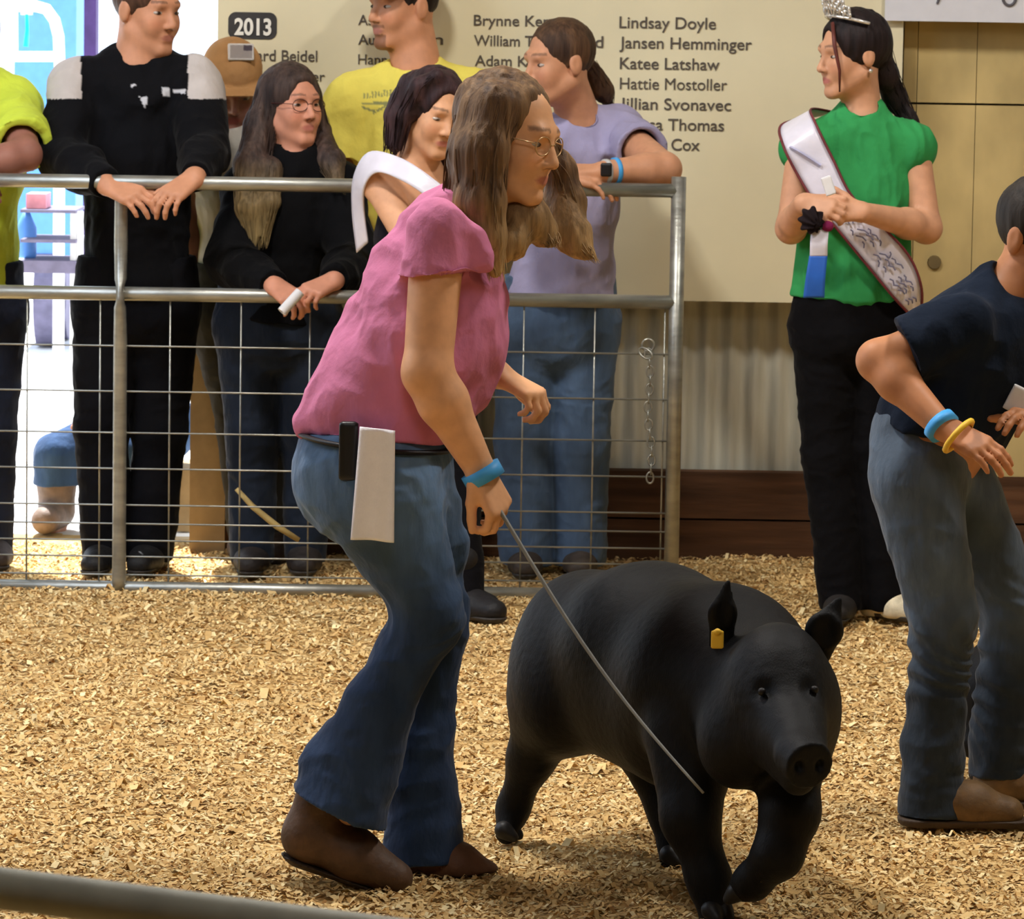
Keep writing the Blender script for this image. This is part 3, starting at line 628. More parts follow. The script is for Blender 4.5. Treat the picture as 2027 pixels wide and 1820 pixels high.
# ---------------------------------------------------------------- girl in the pink shirt
def main_girl():
    Y = 7.72; g = lambda x, y, d=0.0: P(x, y, Y + d); px = Y / FPX
    sk = (222, 166, 122); J = dict(hd=g(1006, 272, 0), nk=g(925, 428, 0), shL=g(868, 462, -.15), shR=g(905, 455, .15), hpL=g(742, 905, -.075), hpR=g(760, 905, .085),
        elL=g(846, 738, -.20), wrL=g(948, 925, -.19), elR=g(905, 690, .20), wrR=g(985, 742, .16),
        knL=g(850, 1222, -.075), anL=g(672, 1600, -.06), toL=g(800, 1735, -.07), knR=g(868, 1225, .075), anR=g(850, 1672, .06), toR=g(955, 1722, .05))
    R = frame((math.cos(math.radians(27)), -math.sin(math.radians(27)), -.17), roll=math.radians(3))
    p = Person('g', 'girl in a pink shirt and flared jeans stooping as she walks beside the pig', g(800, 1745) * (1, 1, 0), J, sk, 1.03, depth=.105, hipd=.115, vox=.0045)
    B = p.B
    p.body(R, .93, arms='', legs='', ears=False, neckr=.048)
    for q in 'LR':
        p.leg(B, q, rt=.062, rk=.038, ra=.022); B.c(J['an' + q], lerp(J['an' + q], J['to' + q], .15), .018, .014)
    p.arm(B, 'L', re=.041, ru=.047); p.arm(B, 'R', re=.036)
    hand(B, J['wrL'] + unit(J['wrL'] - J['elL']) * .0, g(985, 1000, -.2) - J['wrL'], (.75, -.6, .25), side=1, curl=(48, 52, 30), s=.92, thumb=(.8, .35, -.5), tc=20)
    hand(B, J['wrR'], (.62, -.25, -.30), (.5, -.3, .75), side=-1, curl=(45, 60, 40), s=.9, thumb=(.7, .4, -.5), tc=20)
    p.finish(lip=(172, 88, 84)); rt = p.root
    eyes(rt, J['hd'], R, .93, gaze=(0, -.6)); 
    GOLD = mat('glasses_wire', lin((200, 165, 120)), .3, .5, .6); glasses(rt, J['hd'], R, .93, GOLD)
    # shirt
    f = Field(); S = np.array([0, 1.0, 0]); hem = [(g(745, 858), unit(g(700, 900) - g(760, 760)))]
    f.c(g(903, 452), g(862, 560), 62 * px, 118 * px, S=S, w=1.28, k=.05); f.c(g(862, 560), g(838, 680), 118 * px, 148 * px, S=S, w=1.15, k=.05)
    cutp = [(g(700, 836), unit(np.array([-.18, 0, -1.0])))]
    f.c(g(838, 680), g(765, 850), 146 * px, 158 * px, S=S, w=1.12, k=.05, cuts=[(g(760, 858), (-.05, 0, -1))])
    f.c(g(720, 770), g(615, 835), 80 * px, 34 * px, S=S, w=1.9, k=.07, cuts=[(g(600, 866), (-.35, 0, -1))])
    f.c(g(905, 560), g(925, 660), 78 * px, 66 * px, S=S, w=1.5, k=.05)
    f.c(g(905, 405), g(880, 440), 50 * px, 70 * px, S=S, w=1.5, k=.05)
    f.e(g(620, 905), (.045, .3, .035), k=.03, op='-')
    for q, s_ in (('L', -1), ('R', 1)):
        a = J['sh' + q] + np.array([0, 0, .01]); e = lerp(J['sh' + q], J['el' + q], .36)
        f.c(a, e, 62 * px, 74 * px, k=.04, cuts=[(lerp(J['sh' + q], J['el' + q], .30) + np.array([.0, 0, .0]), (.05, 0, -1))])
        f.c(lerp(J['sh' + q], J['el' + q], .2), lerp(J['sh' + q], J['el' + q], .55), .047, .047, k=.012, op='-')
    f.c(g(940, 470, -.15), g(962, 520, -.16), 26 * px, 30 * px, k=.03, cuts=[(g(960, 548), (0, 0, -1))])
    f.e(g(950, 385), (.055, .06, .045), k=.02, op='-')
    def pk(V, col): 
        n = vnoise(V * (45, 45, 45), 3)[:, None]; return col * (1 + .05 * n)
    sh = p.garment('shirt', f, (205, 124, 158), amp=.013, seed=4, paint=pk, ff=(12, 12, 9))
    # jeans
    f = Field()
    f.c(g(745, 880), g(748, 960), 142 * px, 138 * px, S=S, w=1.15, k=.05, cuts=[(g(745, 862), (0, 0, 1))])
    f.e(g(665, 945), (.075, .13, .085), k=.05)
    for q, d in (('L', -.075), ('R', .08)):
        kn = J['kn' + q]; f.c(g(745, 955, d), kn, 122 * px, 66 * px, k=.035)
    f.c(g(800, 930, .02), g(870, 1080, .06), 95 * px, 60 * px, k=.03)
    ax = unit(g(667, 1602) - g(850, 1222))
    hl = unit(np.array([-.41, 0, -.91]))
    f.c(J['knL'], g(748, 1400, -.065), 64 * px, 66 * px, k=.03); f.c(g(748, 1400, -.065), g(655, 1640, -.06), 68 * px, 112 * px, k=.02, cuts=[(g(665, 1598, -.06), hl)])
    f.c(g(672, 1480, -.065), g(652, 1520, -.06), 50 * px, 60 * px, k=.02)
    f.c(g(660, 1620, -.06), g(640, 1720, -.06), 88 * px, 90 * px, k=.01, op='-')
    f.c(J['knR'], g(838, 1450, .07), 58 * px, 62 * px, k=.03); f.c(g(838, 1450, .07), g(836, 1720, .06), 64 * px, 84 * px, k=.02, cuts=[(g(838, 1703, .06), (.05, 0, -1))])
    def dn(V, col):
        lt = np.clip(1 - np.abs((V - g(880, 1010, -.1)) @ unit(np.cross(unit(g(900, 1130) - g(810, 900)), (0, 1, 0)))) / .03, 0, 1) * (V[:, 2] > .5)
        n = vnoise(V * (9, 9, 5), 31) * .5 + .5
        fade = np.clip((V[:, 2] - .45) / .25, 0, 1) * np.clip(vnoise(V * (7, 7, 3), 8) * .8 + .5, 0, 1)
        c = lin((44, 61, 90)) * (1 - fade)[:, None] + lin((106, 136, 170)) * fade[:, None]
        return c * (.8 + .35 * n)[:, None]
    p.garment('jeans', f, (40, 55, 80), DENIM, amp=.007, seed=6, paint=dn, ff=(12, 12, 14))
    m = MB(); bc = g(748, 872)
    el = [bc + np.array([1.0 * 149 * px * math.cos(a), .168 * math.sin(a), -.012 * math.cos(a)]) for a in np.linspace(0, 2 * np.pi, 41)]
    m.tube(el, .014, 8, flat=[.35] * 41); m.build('belt', mat('black_belt', lin((20, 19, 22)), .5), rt, smooth=True)
    f = Field(); f.b(g(690, 893, -.170), (.017, .010, .052), rnd=.006); skin('pocket_holder', f, .004, BLACKP, rt, lin((20, 20, 24)))
    # boots
    for q in 'LR':
        f = Field()
        if q == 'L':
            n = unit(np.array([-.36, 0, -1.0])); c0 = g(700, 1757, -.06)
            cut = [(c0, n)]
            f.c(g(640, 1560, -.06), g(612, 1655, -.06), 50 * px, 50 * px, k=.02, cuts=cut); f.c(g(612, 1655, -.06), g(700, 1690, -.06), 52 * px, 50 * px, k=.02, cuts=cut)
            f.c(g(700, 1695, -.06), g(785, 1738, -.07), 52 * px, 33 * px, S=S, w=1.15, k=.02, cuts=cut)
            bo = skin('boot', f, .004, LEATH, rt, lin((88, 64, 46))); so = Field(); c2 = [(c0 + n * .004, n), (c0 - n * .014, -n)]
            so.c(g(605, 1668, -.06), g(795, 1745, -.07), 54 * px, 42 * px, S=S, w=1.05, cuts=c2); skin('sole', so, .004, LEATH, bo, lin((60, 45, 34)))
        else:
            zc = .004; cut = [((0, 0, zc), (0, 0, -1))]
            f.c(g(835, 1600, .06), g(835, 1705, .06), 48 * px, 50 * px, cuts=cut); f.c(g(835, 1705, .06), g(905, 1712, .05), 50 * px, 45 * px, k=.02, cuts=cut); f.c(g(905, 1715, .05), g(965, 1728, .05), 42 * px, 24 * px, S=S, w=1.3, k=.02, cuts=cut)
            bo = skin('boot', f, .004, LEATH, rt, lin((96, 64, 44))); so = Field(); so.c(g(830, 1735, .06), g(972, 1745, .05), 44 * px, 24 * px, S=S, w=1.35, cuts=[((0, 0, .0), (0, 0, -1)), ((0, 0, .016), (0, 0, 1))]); skin('sole', so, .004, LEATH, bo, lin((58, 42, 32)))
    # wristband
    ax = unit(J['wrL'] - J['elL']); MB().tube([g(949, 928, -.19) , g(963, 953, -.19)], .0365, 24).build('wristband', BLUEB, rt, smooth=True)
    # hair
    f = Field(); o = J['hd']; H = lambda x, y, z: o + R @ (np.array([x, y, z]) * .93)
    f.e(H(0, -.024, .040), np.array([.083, .098, .090]) * .93, R, k=.02)
    f.e(H(0, .085, -.038), np.array([.068, .062, .092]) * .93, R, k=.02, op='-'); f.e(H(.02, .09, .0), np.array([.050, .05, .075]) * .93, R, k=.02, op='-')
    LK = []
    def lock(pts, rs, k=.03, w=1.0, S_=None):
        LK.append(([g(*q_) for q_ in pts], [r_ * px for r_ in rs]))
        for i in range(len(pts) - 1): f.c(g(*pts[i]), g(*pts[i + 1]), rs[i] * px, rs[i + 1] * px, k=k, S=S_, w=w)
    lock([(962, 225, -.04), (935, 300, -.04), (918, 380, -.03)], [52, 44, 36]); lock([(925, 300, .02), (915, 385, .02)], [35, 30])
    lock([(985, 205, -.075), (962, 300, -.095), (958, 400, -.105), (966, 470, -.11), (980, 535, -.11)], [40, 38, 36, 30, 14])
    lock([(940, 300, -.08), (940, 400, -.09), (960, 470, -.1)], [34, 32, 18])
    lock([(1030, 395, .03), (1040, 430, .0), (1012, 480, -.03), (1000, 505, -.05)], [34, 36, 26, 10]); lock([(1050, 420, .02), (1075, 455, .02), (1092, 480, .0)], [22, 20, 9])
    lock([(1070, 290, .095), (1106, 340, .11), (1122, 400, .11), (1120, 450, .09), (1140, 490, .07)], [18, 28, 33, 30, 8]); lock([(1100, 420, .1), (1135, 470, .08), (1165, 505, .06)], [34, 24, 8])
    lock([(1052, 196, .05), (1078, 250, .085), (1092, 300, .1)], [14, 12, 14])
    zt = g(1000, 420)[2]; skin('hair', f, .004, HAIR, rt, lin((90, 65, 40)), hairpaint((72, 50, 34), (138, 106, 72), tip=(196, 160, 108), z0=zt + .05, z1=zt - .10), strands(.0035), extra=strandmesh(LK, 70, 5))
    # the towel in her back pocket and the whip in her hand
    f = Field(); A = g(712, 846, -.193); Bq = g(782, 854, -.193); C = g(780, 1074, -.225); D = g(694, 1068, -.225)
    nu, nv_ = 14, 34; V = []
    for i in range(nv_):
        for j in range(nu):
            u_, v_ = j / (nu - 1), i / (nv_ - 1); q = lerp(lerp(A, Bq, u_), lerp(D, C, u_), v_); q = q + np.array([0, -.006 * math.sin(u_ * 7 + v_ * 1.5) * (.4 + v_), 0]); V.append(q)
    V = np.array(V); n_ = len(V); V = np.vstack([V, V + np.array([0, .012, 0])]); Fq = []
    for i in range(nv_ - 1):
        for j in range(nu - 1): a = i * nu + j; Fq += [(a, a + 1, a + nu + 1, a + nu), (n_ + a, n_ + a + nu, n_ + a + nu + 1, n_ + a + 1)]
    edge = [j for j in range(nu)] + [i * nu + nu - 1 for i in range(1, nv_)] + [(nv_ - 1) * nu + j for j in range(nu - 2, -1, -1)] + [i * nu for i in range(nv_ - 2, 0, -1)]
    for i in range(len(edge)): a, b = edge[i], edge[(i + 1) % len(edge)]; Fq.append((a, a + n_, b + n_, b))
    TOW = mat('towelling', lin((252, 250, 255)), .95, .1, var=.02, scale=(60, 60, 60), bump=.25, bscale=(260, 260, 260), dist=.004)
    o_ = emit('towel', V, np.array(Fq), TOW, origin=A); tag(o_, 'white towel hanging from the back pocket of the pink shirt girl', 'towel')
    a = g(998, 1025, -.22); b = P(1392, 1570, 7.16); pts = [lerp(a, b, t) + np.array([0, 0, -.03 * math.sin(t * math.pi)]) for t in np.linspace(-.12, 1, 16)]
    o_ = MB().tube(pts, np.linspace(.0042, .0024, 16), 10).build('show_whip', mat('grey_whip', lin((120, 120, 114)), .5, .4, var=.05), smooth=True, origin=a)
    tag(o_, 'thin grey show whip slanting from the pink shirt girl to the pig', 'whip')
main_girl()

# ---------------------------------------------------------------- pigs
PIG = mat('black_pig_coat', (1, 1, 1), .6, .16, var=.2, scale=(50, 50, 50), attr=True, bump=.3, bscale=(420, 420, 90), sheen=.0, dist=.003)
def pig_paint(V, col):
    return lin((8, 8, 10)) * (1 + .25 * vnoise(V * 9, 5))[:, None]
def main_pig():
    q = lambda x, y, Y: P(x, y, Y); u = 7.7 / FPX
    root = thing('pig', q(1250, 1700, 7.8) * (1, 1, 0), 'large black pig with a yellow ear tag walking beside the pink shirt girl', 'pig')
    f = Field(); k = .05
    f.e(q(1148, 1318, 8.02), (.122, .165, .165), k=k); f.c(q(1190, 1285, 8.0), q(1290, 1296, 7.85), 158 * u, 178 * u, k=k); f.c(q(1290, 1298, 7.85), q(1420, 1345, 7.62), 180 * u, 185 * u, k=k)
    f.c(q(1258, 1372, 7.9), q(1350, 1425, 7.68), 148 * u, 142 * u, k=k); f.c(q(1420, 1350, 7.6), q(1520, 1390, 7.42), 178 * u, 138 * u, k=k)
    f.e(q(1096, 1372, 7.98), (.076, .12, .110), k=k)
    # head
    f.e(q(1540, 1372, 7.30), (.094, .12, .120), k=k); f.c(q(1552, 1395, 7.25), q(1590, 1500, 7.08), 80 * u, 46 * u, k=.03); f.c(q(1546, 1465, 7.22), q(1580, 1542, 7.12), 62 * u, 32 * u, k=.03)
    f.e(q(1462, 1470, 7.33), (.070, .09, .080), k=.05); f.e(q(1600, 1432, 7.33), (.046, .09, .085), k=.05)
    sd = unit(np.array([.40, -1, -.28])); cs = q(1592, 1506, 7.055)
    Rn = frame(sd); f.c(cs - sd * .02, cs + sd * .016, 46 * u, 47 * u, k=.012, cuts=[(cs + sd * .024, sd)])
    for s_ in (-1, 1): f.e(cs + sd * .024 + Rn[:, 0] * .0185 * s_, (.0085, .014, .0105), Rn, k=.004, op='-')
    f.c(q(1545, 1550, 7.07), q(1618, 1554, 7.07), .004, k=.006, op='-')
    for x_, y_ in ((1508, 1368), (1612, 1364)): f.e(q(x_, y_, 7.17), (.016, .02, .010), k=.02, op='-')
    # legs
    def chain(pts, rs, k_=.03, w=1):
        for i in range(len(pts) - 1): f.c(q(*pts[i]), q(*pts[i + 1]), rs[i] * u, rs[i + 1] * u, k=k_)
    chain([(1092, 1400, 8.0), (1052, 1500, 8.05), (1016, 1600, 8.09), (1003, 1650, 8.06)], [84, 46, 30, 24])
    chain([(1290, 1470, 7.95), (1326, 1600, 7.9), (1331, 1704, 7.86)], [80, 42, 26])
    chain([(1372, 1460, 7.5), (1366, 1620, 7.42), (1403, 1740, 7.40), (1416, 1818, 7.38)], [95, 52, 38, 31])
    chain([(1560, 1490, 7.36), (1564, 1610, 7.28), (1540, 1692, 7.26), (1490, 1745, 7.30), (1470, 1758, 7.32)], [70, 52, 43, 31, 25])
    f.c(q(1068, 1245, 8.15), q(1048, 1215, 8.19), .014, .008, k=.01); f.c(q(1048, 1215, 8.19), q(1040, 1240, 8.22), .008, .006, k=.01)
    body = skin('body', f, .0055, PIG, root, (0, 0, 0), pig_paint, lambda V: .0006 * vnoise(V * 120, 2))
    # hooves
    HOOF = mat('hoof_horn', lin((30, 27, 26)), .5, .3)
    for (c, a, fl) in ((q(1002, 1668, 8.06), (.9, -.4, 0), 0), (q(1332, 1718, 7.85), (.7, -.6, 0), 0), (q(1418, 1848, 7.37), (.5, -.8, 0), 0), (q(1462, 1764, 7.32), (-.6, .2, -.6), 1)):
        h = Field(); a = unit(a); sv = unit(np.cross(a, (0, 0, 1)))
        for s_ in (-1, 1):
            b = np.array([c[0], c[1], .024 if not fl else c[2]]) + sv * .012 * s_; e = b + a * .020 + (0 if fl else np.array([0, 0, -.012]))
            h.c(b, e, .018, .010, k=.004, cuts=[] if fl else [((0, 0, .002), (0, 0, -1))])
        skin('hoof', h, .004, HOOF, root, lin((30, 27, 26)))
    # ears
    for base, mid, tip, w0 in (((1428, 1275, 7.42), (1430, 1215, 7.40), (1441, 1152, 7.40), .024), ((1610, 1300, 7.34), (1632, 1248, 7.32), (1662, 1184, 7.33), .031)):
        h = Field(); h.c(q(*base), q(*mid), w0 * .9, w0, S=(0, 1, 0), w=.4, k=.01); h.c(q(*mid), q(*tip), w0, .004, S=(0, 1, 0), w=.4, k=.01)
        h.e(q(mid[0] + 4, mid[1] + 8, mid[2] - .018), (w0 * .62, .012, .042), k=.008, op='-')
        skin('ear', h, .004, PIG, root, (0, 0, 0), pig_paint)
    tg = Field(); c = q(1420, 1262, 7.365); tg.b(c + np.array([0, 0, -.004]), (.011, .003, .016), rnd=.003); tg.e(c + np.array([0, -.003, .010]), .006, k=.003)
    skin('ear_tag', tg, .002, YELB, root, lin((215, 190, 40)))
    EYEB = mat('pig_eye', lin((14, 10, 10)), .5, .3)
    for x_, y_, Y_ in ((1508, 1370, 7.182), (1612, 1366, 7.19)):
        c = q(x_, y_, Y_); e = Field(); e.e(c, .0075); skin('eye', e, .003, EYEB, root, lin((30, 20, 16)))
main_pig()
# ---------------------------------------------------------------- the onlookers and the other showman
def pix(V):
    D = np.asarray(V) - CAM; z = D @ FW; return np.stack([1013.5 + D @ RT / z * FPX, 910 - D @ UP / z * FPX], -1)
def joints(Y, **kw):
    return {k: P(v[0], v[1], Y + (v[2] if len(v) > 2 else 0)) for k, v in kw.items()}
def ground_pt(x, Y): q = P(x, 1100, Y); return np.array([q[0], Y, 0.0])
def setfeet(J, Y, L, Rr, dt=(0, -.12)):
    """ankles 9 cm above the floor under the given pixels, toes in front"""
    for q, (x, d) in (('L', L), ('R', Rr)):
        a = ground_pt(x, Y + d); J['an' + q] = a + np.array([0, 0, .09]); t = dt[0] if np.isscalar(dt[0]) else 0; J['to' + q] = a + np.array([dt[0], dt[1], .03])
def pants(p, col, hem=.05, rt=.088, rk=.068, top=None, name='trousers', mt=None, cut=.05, seed=2, hip=.012, paint=None, amp=.005):
    f = Field(); J = p.J; S = p.HS; hwid = np.linalg.norm(J['hpR'] - J['hpL']) / 2
    f.c(J['hip'] + np.array([0, 0, .10]), J['hip'] + np.array([0, 0, -.02]), p.hipd * .93 + hip, p.hipd + hip, S=S, w=(hwid + rt) / (p.hipd + hip), k=.04, cuts=[(J['hip'] + np.array([0, 0, .13]), (0, 0, 1))])
    for q in 'LR':
        f.c(J['hp' + q], J['kn' + q], rt, rk, k=.02); f.c(J['kn' + q], J['an' + q] + np.array([0, 0, -.04]), rk, hem, k=.02, cuts=[(J['an' + q] + np.array([0, 0, -.066]), (0, 0, -1))])
    return p.garment(name, f, col, mt, amp=amp, seed=seed, ff=(13, 13, 16), paint=paint)
def top(p, col, off=.014, hem=None, sleeves=.4, name='shirt', seed=3, amp=.005, neck=.055, waist=1.0, hipk=1.0, paint=None, mt=None, arms='LR', extra=None, loose=.012, low=0, ff=(14, 14, 9)):
    f = Field(); J = p.J; ax = unit(J['hip'] - J['nk']); c = [(lerp(J['nk'], J['hip'], .92 if hem is None else hem), ax)]
    p.torso(f, off, cuts=c, waist=waist, hipk=hipk, chestk=1.0)
    for q in 'LR': f.c(lerp(J['nk'], J['sh'], .3), J['sh' + q], .040 + off, (.048 + off) * p.k, k=.04)
    for q in arms:
        if sleeves == 'long':
            k_ = p.k; e, w_ = J['el' + q], J['wr' + q]; f.c(J['sh' + q], e, .048 * k_ + off, .040 * k_ + off, k=.03); f.c(e, lerp(e, w_, .45), .040 * k_ + off, .040 * k_ + off * .8, k=.02); f.c(lerp(e, w_, .45), lerp(e, w_, .97), .040 * k_ + off * .8, .030 * k_ + .010, k=.02, cuts=[(lerp(e, w_, .98), unit(w_ - e))])
        elif sleeves:
            e = lerp(J['sh' + q], J['el' + q], sleeves); d = unit(J['el' + q] - J['sh' + q]); r = .050 * p.k + loose
            f.c(J['sh' + q], lerp(J['sh' + q], J['el' + q], sleeves + .2), r, r + .008, k=.03, cuts=[(e, d)])
            f.c(lerp(J['sh' + q], J['el' + q], sleeves * .6), lerp(J['sh' + q], J['el' + q], sleeves + .3), .052 * p.k, k=.01, op='-')
    if extra: extra(f)
    if neck: f.e(J['nk'] + unit(J['hd'] - J['nk']) * .012 - np.array([0, .01, .0]), (neck, neck * 1.15, .035), k=.015, op='-')
    return p.garment(name, f, col, mt, amp=amp, seed=seed, paint=paint, ff=ff)
def cuff_end(p): pass
def Hd(o, R, s): return lambda x, y, z: o + R @ (np.array([x, y, z]) * s)
def haircap(f, o, R, s, grow=.008, face=.0, hl=.070):
    H = Hd(o, R, s); f.e(H(0, -.016, .036), np.array([.074 + grow, .092 + grow, .083 + grow]) * s, R, k=.02)
    f.e(H(0, .090 + face, (hl - .15) / 2), np.array([.064, .060, (hl + .15) / 2]) * s, R, k=.012, op='-')
LOCKS = []
def grab(n=50, **kw):
    r = strandmesh(LOCKS, n, 3, **kw); LOCKS.clear(); return r
def lockp(f, Y, pts, rs, k=.025):
    u = Y / FPX; LOCKS.append(([P(q_[0], q_[1], Y + q_[2]) for q_ in pts], [r_ * u for r_ in rs]))
    for i in range(len(pts) - 1):
        a, b = pts[i], pts[i + 1]
        f.c(P(a[0], a[1], Y + a[2]), P(b[0], b[1], Y + b[2]), rs[i] * u, rs[i + 1] * u, k=k)
def ribbon(name, A, Bq, mt, parent=None, th=.004, label=None, cat=None, sub=6):
    def cr(pts):
        pts = np.array(pts); n = len(pts); out = []
        for i in range(n - 1):
            p0, p1, p2, p3 = pts[max(i - 1, 0)], pts[i], pts[i + 1], pts[min(i + 2, n - 1)]
            for t in np.linspace(0, 1, sub, endpoint=False): out.append(.5 * (2 * p1 + (p2 - p0) * t + (2 * p0 - 5 * p1 + 4 * p2 - p3) * t * t + (3 * p1 - p0 - 3 * p2 + p3) * t ** 3))
        return np.array(out + [pts[-1]])
    a, b = cr(A), cr(Bq); n = len(a); W = 7; V = np.array([lerp(a[i], b[i], j / (W - 1)) for i in range(n) for j in range(W)]); m = len(V)
    F = [(i * W + j, i * W + j + 1, (i + 1) * W + j + 1, (i + 1) * W + j) for i in range(n - 1) for j in range(W - 1)]
    nr = normals(V, np.array(F)); V2 = np.vstack([V, V + nr * th]); F2 = F + [tuple(m + q for q in f[::-1]) for f in F]
    ed = [j for j in range(W)] + [i * W + W - 1 for i in range(1, n)] + [(n - 1) * W + j for j in range(W - 2, -1, -1)] + [i * W for i in range(n - 2, 0, -1)]
    F2 += [(ed[i], ed[i] + m, ed[(i + 1) % len(ed)] + m, ed[(i + 1) % len(ed)]) for i in range(len(ed))]
    o = emit(name, V2, np.array(F2), mt, parent, origin=a[0])
    return (tag(o, label, cat) if label else o), a, b
SASH = mat('white_satin', lin((218, 214, 226)), .35, .5, var=.05, scale=(15, 15, 15), bump=.1); MAROON = mat('maroon_edging', lin((110, 45, 50)), .6)
SASHP = mat('sash_print', lin((120, 118, 145)), .6)
def wristband(p, q, t0, t1, r, mt=BLUEB, name='wristband'):
    a, b = p.J['el' + q], p.J['wr' + q]; return MB().tube([lerp(a, b, t0), lerp(a, b, t1)], r, 24).build(name, mt, p.root, smooth=True)

# man in the black and white hoodie
def hoodie_man():
    Y = 11.80; J = joints(Y, hd=(292, 20), nk=(272, 130), shL=(156, 176), shR=(384, 172), elL=(122, 308, -.16), wrL=(212, 366, -.40), elR=(404, 298, -.16), wrR=(386, 352, -.40),
        hpL=(215, 600), hpR=(325, 600), knL=(200, 850, -.03), knR=(318, 850, 0)); setfeet(J, Y, (208, -.02), (298, 0), (-.02, -.13))
    p = Person('m', 'man in a black hoodie with pale shoulders leaning both hands on the top rail', ground_pt(265, Y), J, (196, 138, 105), 1.1, depth=.115, hipd=.12, vox=.0045)
    R = frame((.72, -.66, -.10)); p.body(R, 1.0, arms='LR', neckr=.058)
    hand(p.B, J['wrL'], P(285, 396, 11.34) - J['wrL'], (.25, -.75, .65), side=-1, curl=(22, 28, 18), s=1.0, thumb=(.75, .5, -.2))
    hand(p.B, J['wrR'], P(335, 388, 11.34) - J['wrR'], (-.25, -.75, .65), side=1, curl=(24, 34, 22), s=.98, thumb=(.75, .5, -.2))
    p.finish(lip=(160, 95, 85), brow=(70, 50, 40)); eyes(p.root, J['hd'], R, 1.0, gaze=(.5, 0))
    def pt(V, col):
        q = pix(V); x, y = q[:, 0], q[:, 1]
        m = ((x < 160 + (y - 130) * .03) | (x > 372)) & (y < 196 - np.abs(x - 270) * .0) & (y > 60)
        col = np.where(m[:, None], lin((190, 182, 178)), col)
        m2 = (((x > 274) & (x < 292) & (y > 192) & (y < 212) & (np.abs(x - 286) < (214 - y) * .45)) | ((np.abs(x - 329) < 7) & (np.abs(y - 182) < 8)) | ((np.abs(x - 355) < 12) & (np.abs(y - 181) < 4)) | ((np.abs(x - 264) < 4) & (np.abs(y - 169 + (x - 264) * .5) < 3))) & (V[:, 1] < Y)
        return np.where(m2[:, None], lin((195, 195, 200)), col)
    def hood(f):
        f.c(P(235, 122, Y + .03), P(320, 128, Y + .03), .052, .05, k=.03); f.c(P(225, 140, Y), P(262, 200, Y - .10), .035, .02, k=.03); f.c(P(335, 140, Y), P(300, 200, Y - .11), .035, .02, k=.03)
        f.c(P(395, 135, Y - .02), P(350, 170, Y - .07), .03, .025, k=.03)
    top(p, (15, 15, 18), off=.024, hem=.97, sleeves='long', name='hoodie', amp=.010, seed=11, neck=.05, paint=pt, extra=hood, ff=(11, 11, 10))
    pants(p, (17, 17, 21), hem=.066, rt=.1, rk=.072, seed=12)
    for q in 'LR': shoe(p.root, J['an' + q], J['to' + q], (30, 29, 30))
    f = Field(); haircap(f, J['hd'], R, 1.0, .006); skin('hair', f, .005, HAIR, p.root, lin((70, 48, 36)), hairpaint((50, 34, 28), (90, 62, 46)), strands(.002))
hoodie_man()

# person in the lime shirt, cut by the frame
def lime():
    Y = 11.82; J = joints(Y, hd=(-60, 50), nk=(-62, 150), shL=(-168, 212), shR=(24, 212), elR=(50, 306, -.30), wrR=(-70, 342, -.42), elL=(-170, 330, -.2), wrL=(-110, 350, -.40), hpL=(-110, 610), hpR=(-15, 610), knL=(-125, 850), knR=(-18, 850))
    setfeet(J, Y, (-130, 0), (-10, .02), (.02, -.13)); p = Person('l', 'person in a lime yellow shirt at the far left edge of the fence', ground_pt(-60, Y), J, (150, 100, 85), 1.08, depth=.115, hipd=.12, vox=.005)
    R = frame((.2, -.95, -.1)); p.body(R, 1.0)
    for q, s_ in (('R', 1), ('L', -1)): hand(p.B, J['wr' + q], (-s_, -.35, -.2), (0, -.5, .85), side=s_)
    p.finish(); eyes(p.root, J['hd'], R, 1.0)
    top(p, (196, 212, 72), off=.035, hem=.92, sleeves=.82, amp=.008, seed=21, loose=.02); pants(p, (34, 38, 52), rt=.095, rk=.07, seed=22)
    for q in 'LR': shoe(p.root, J['an' + q], J['to' + q], (60, 50, 45))
    f = Field(); haircap(f, J['hd'], R, 1.0); skin('hair', f, .006, HAIR, p.root, lin((70, 48, 36)), hairpaint((50, 34, 28), (90, 62, 46)), strands(.002))
lime()

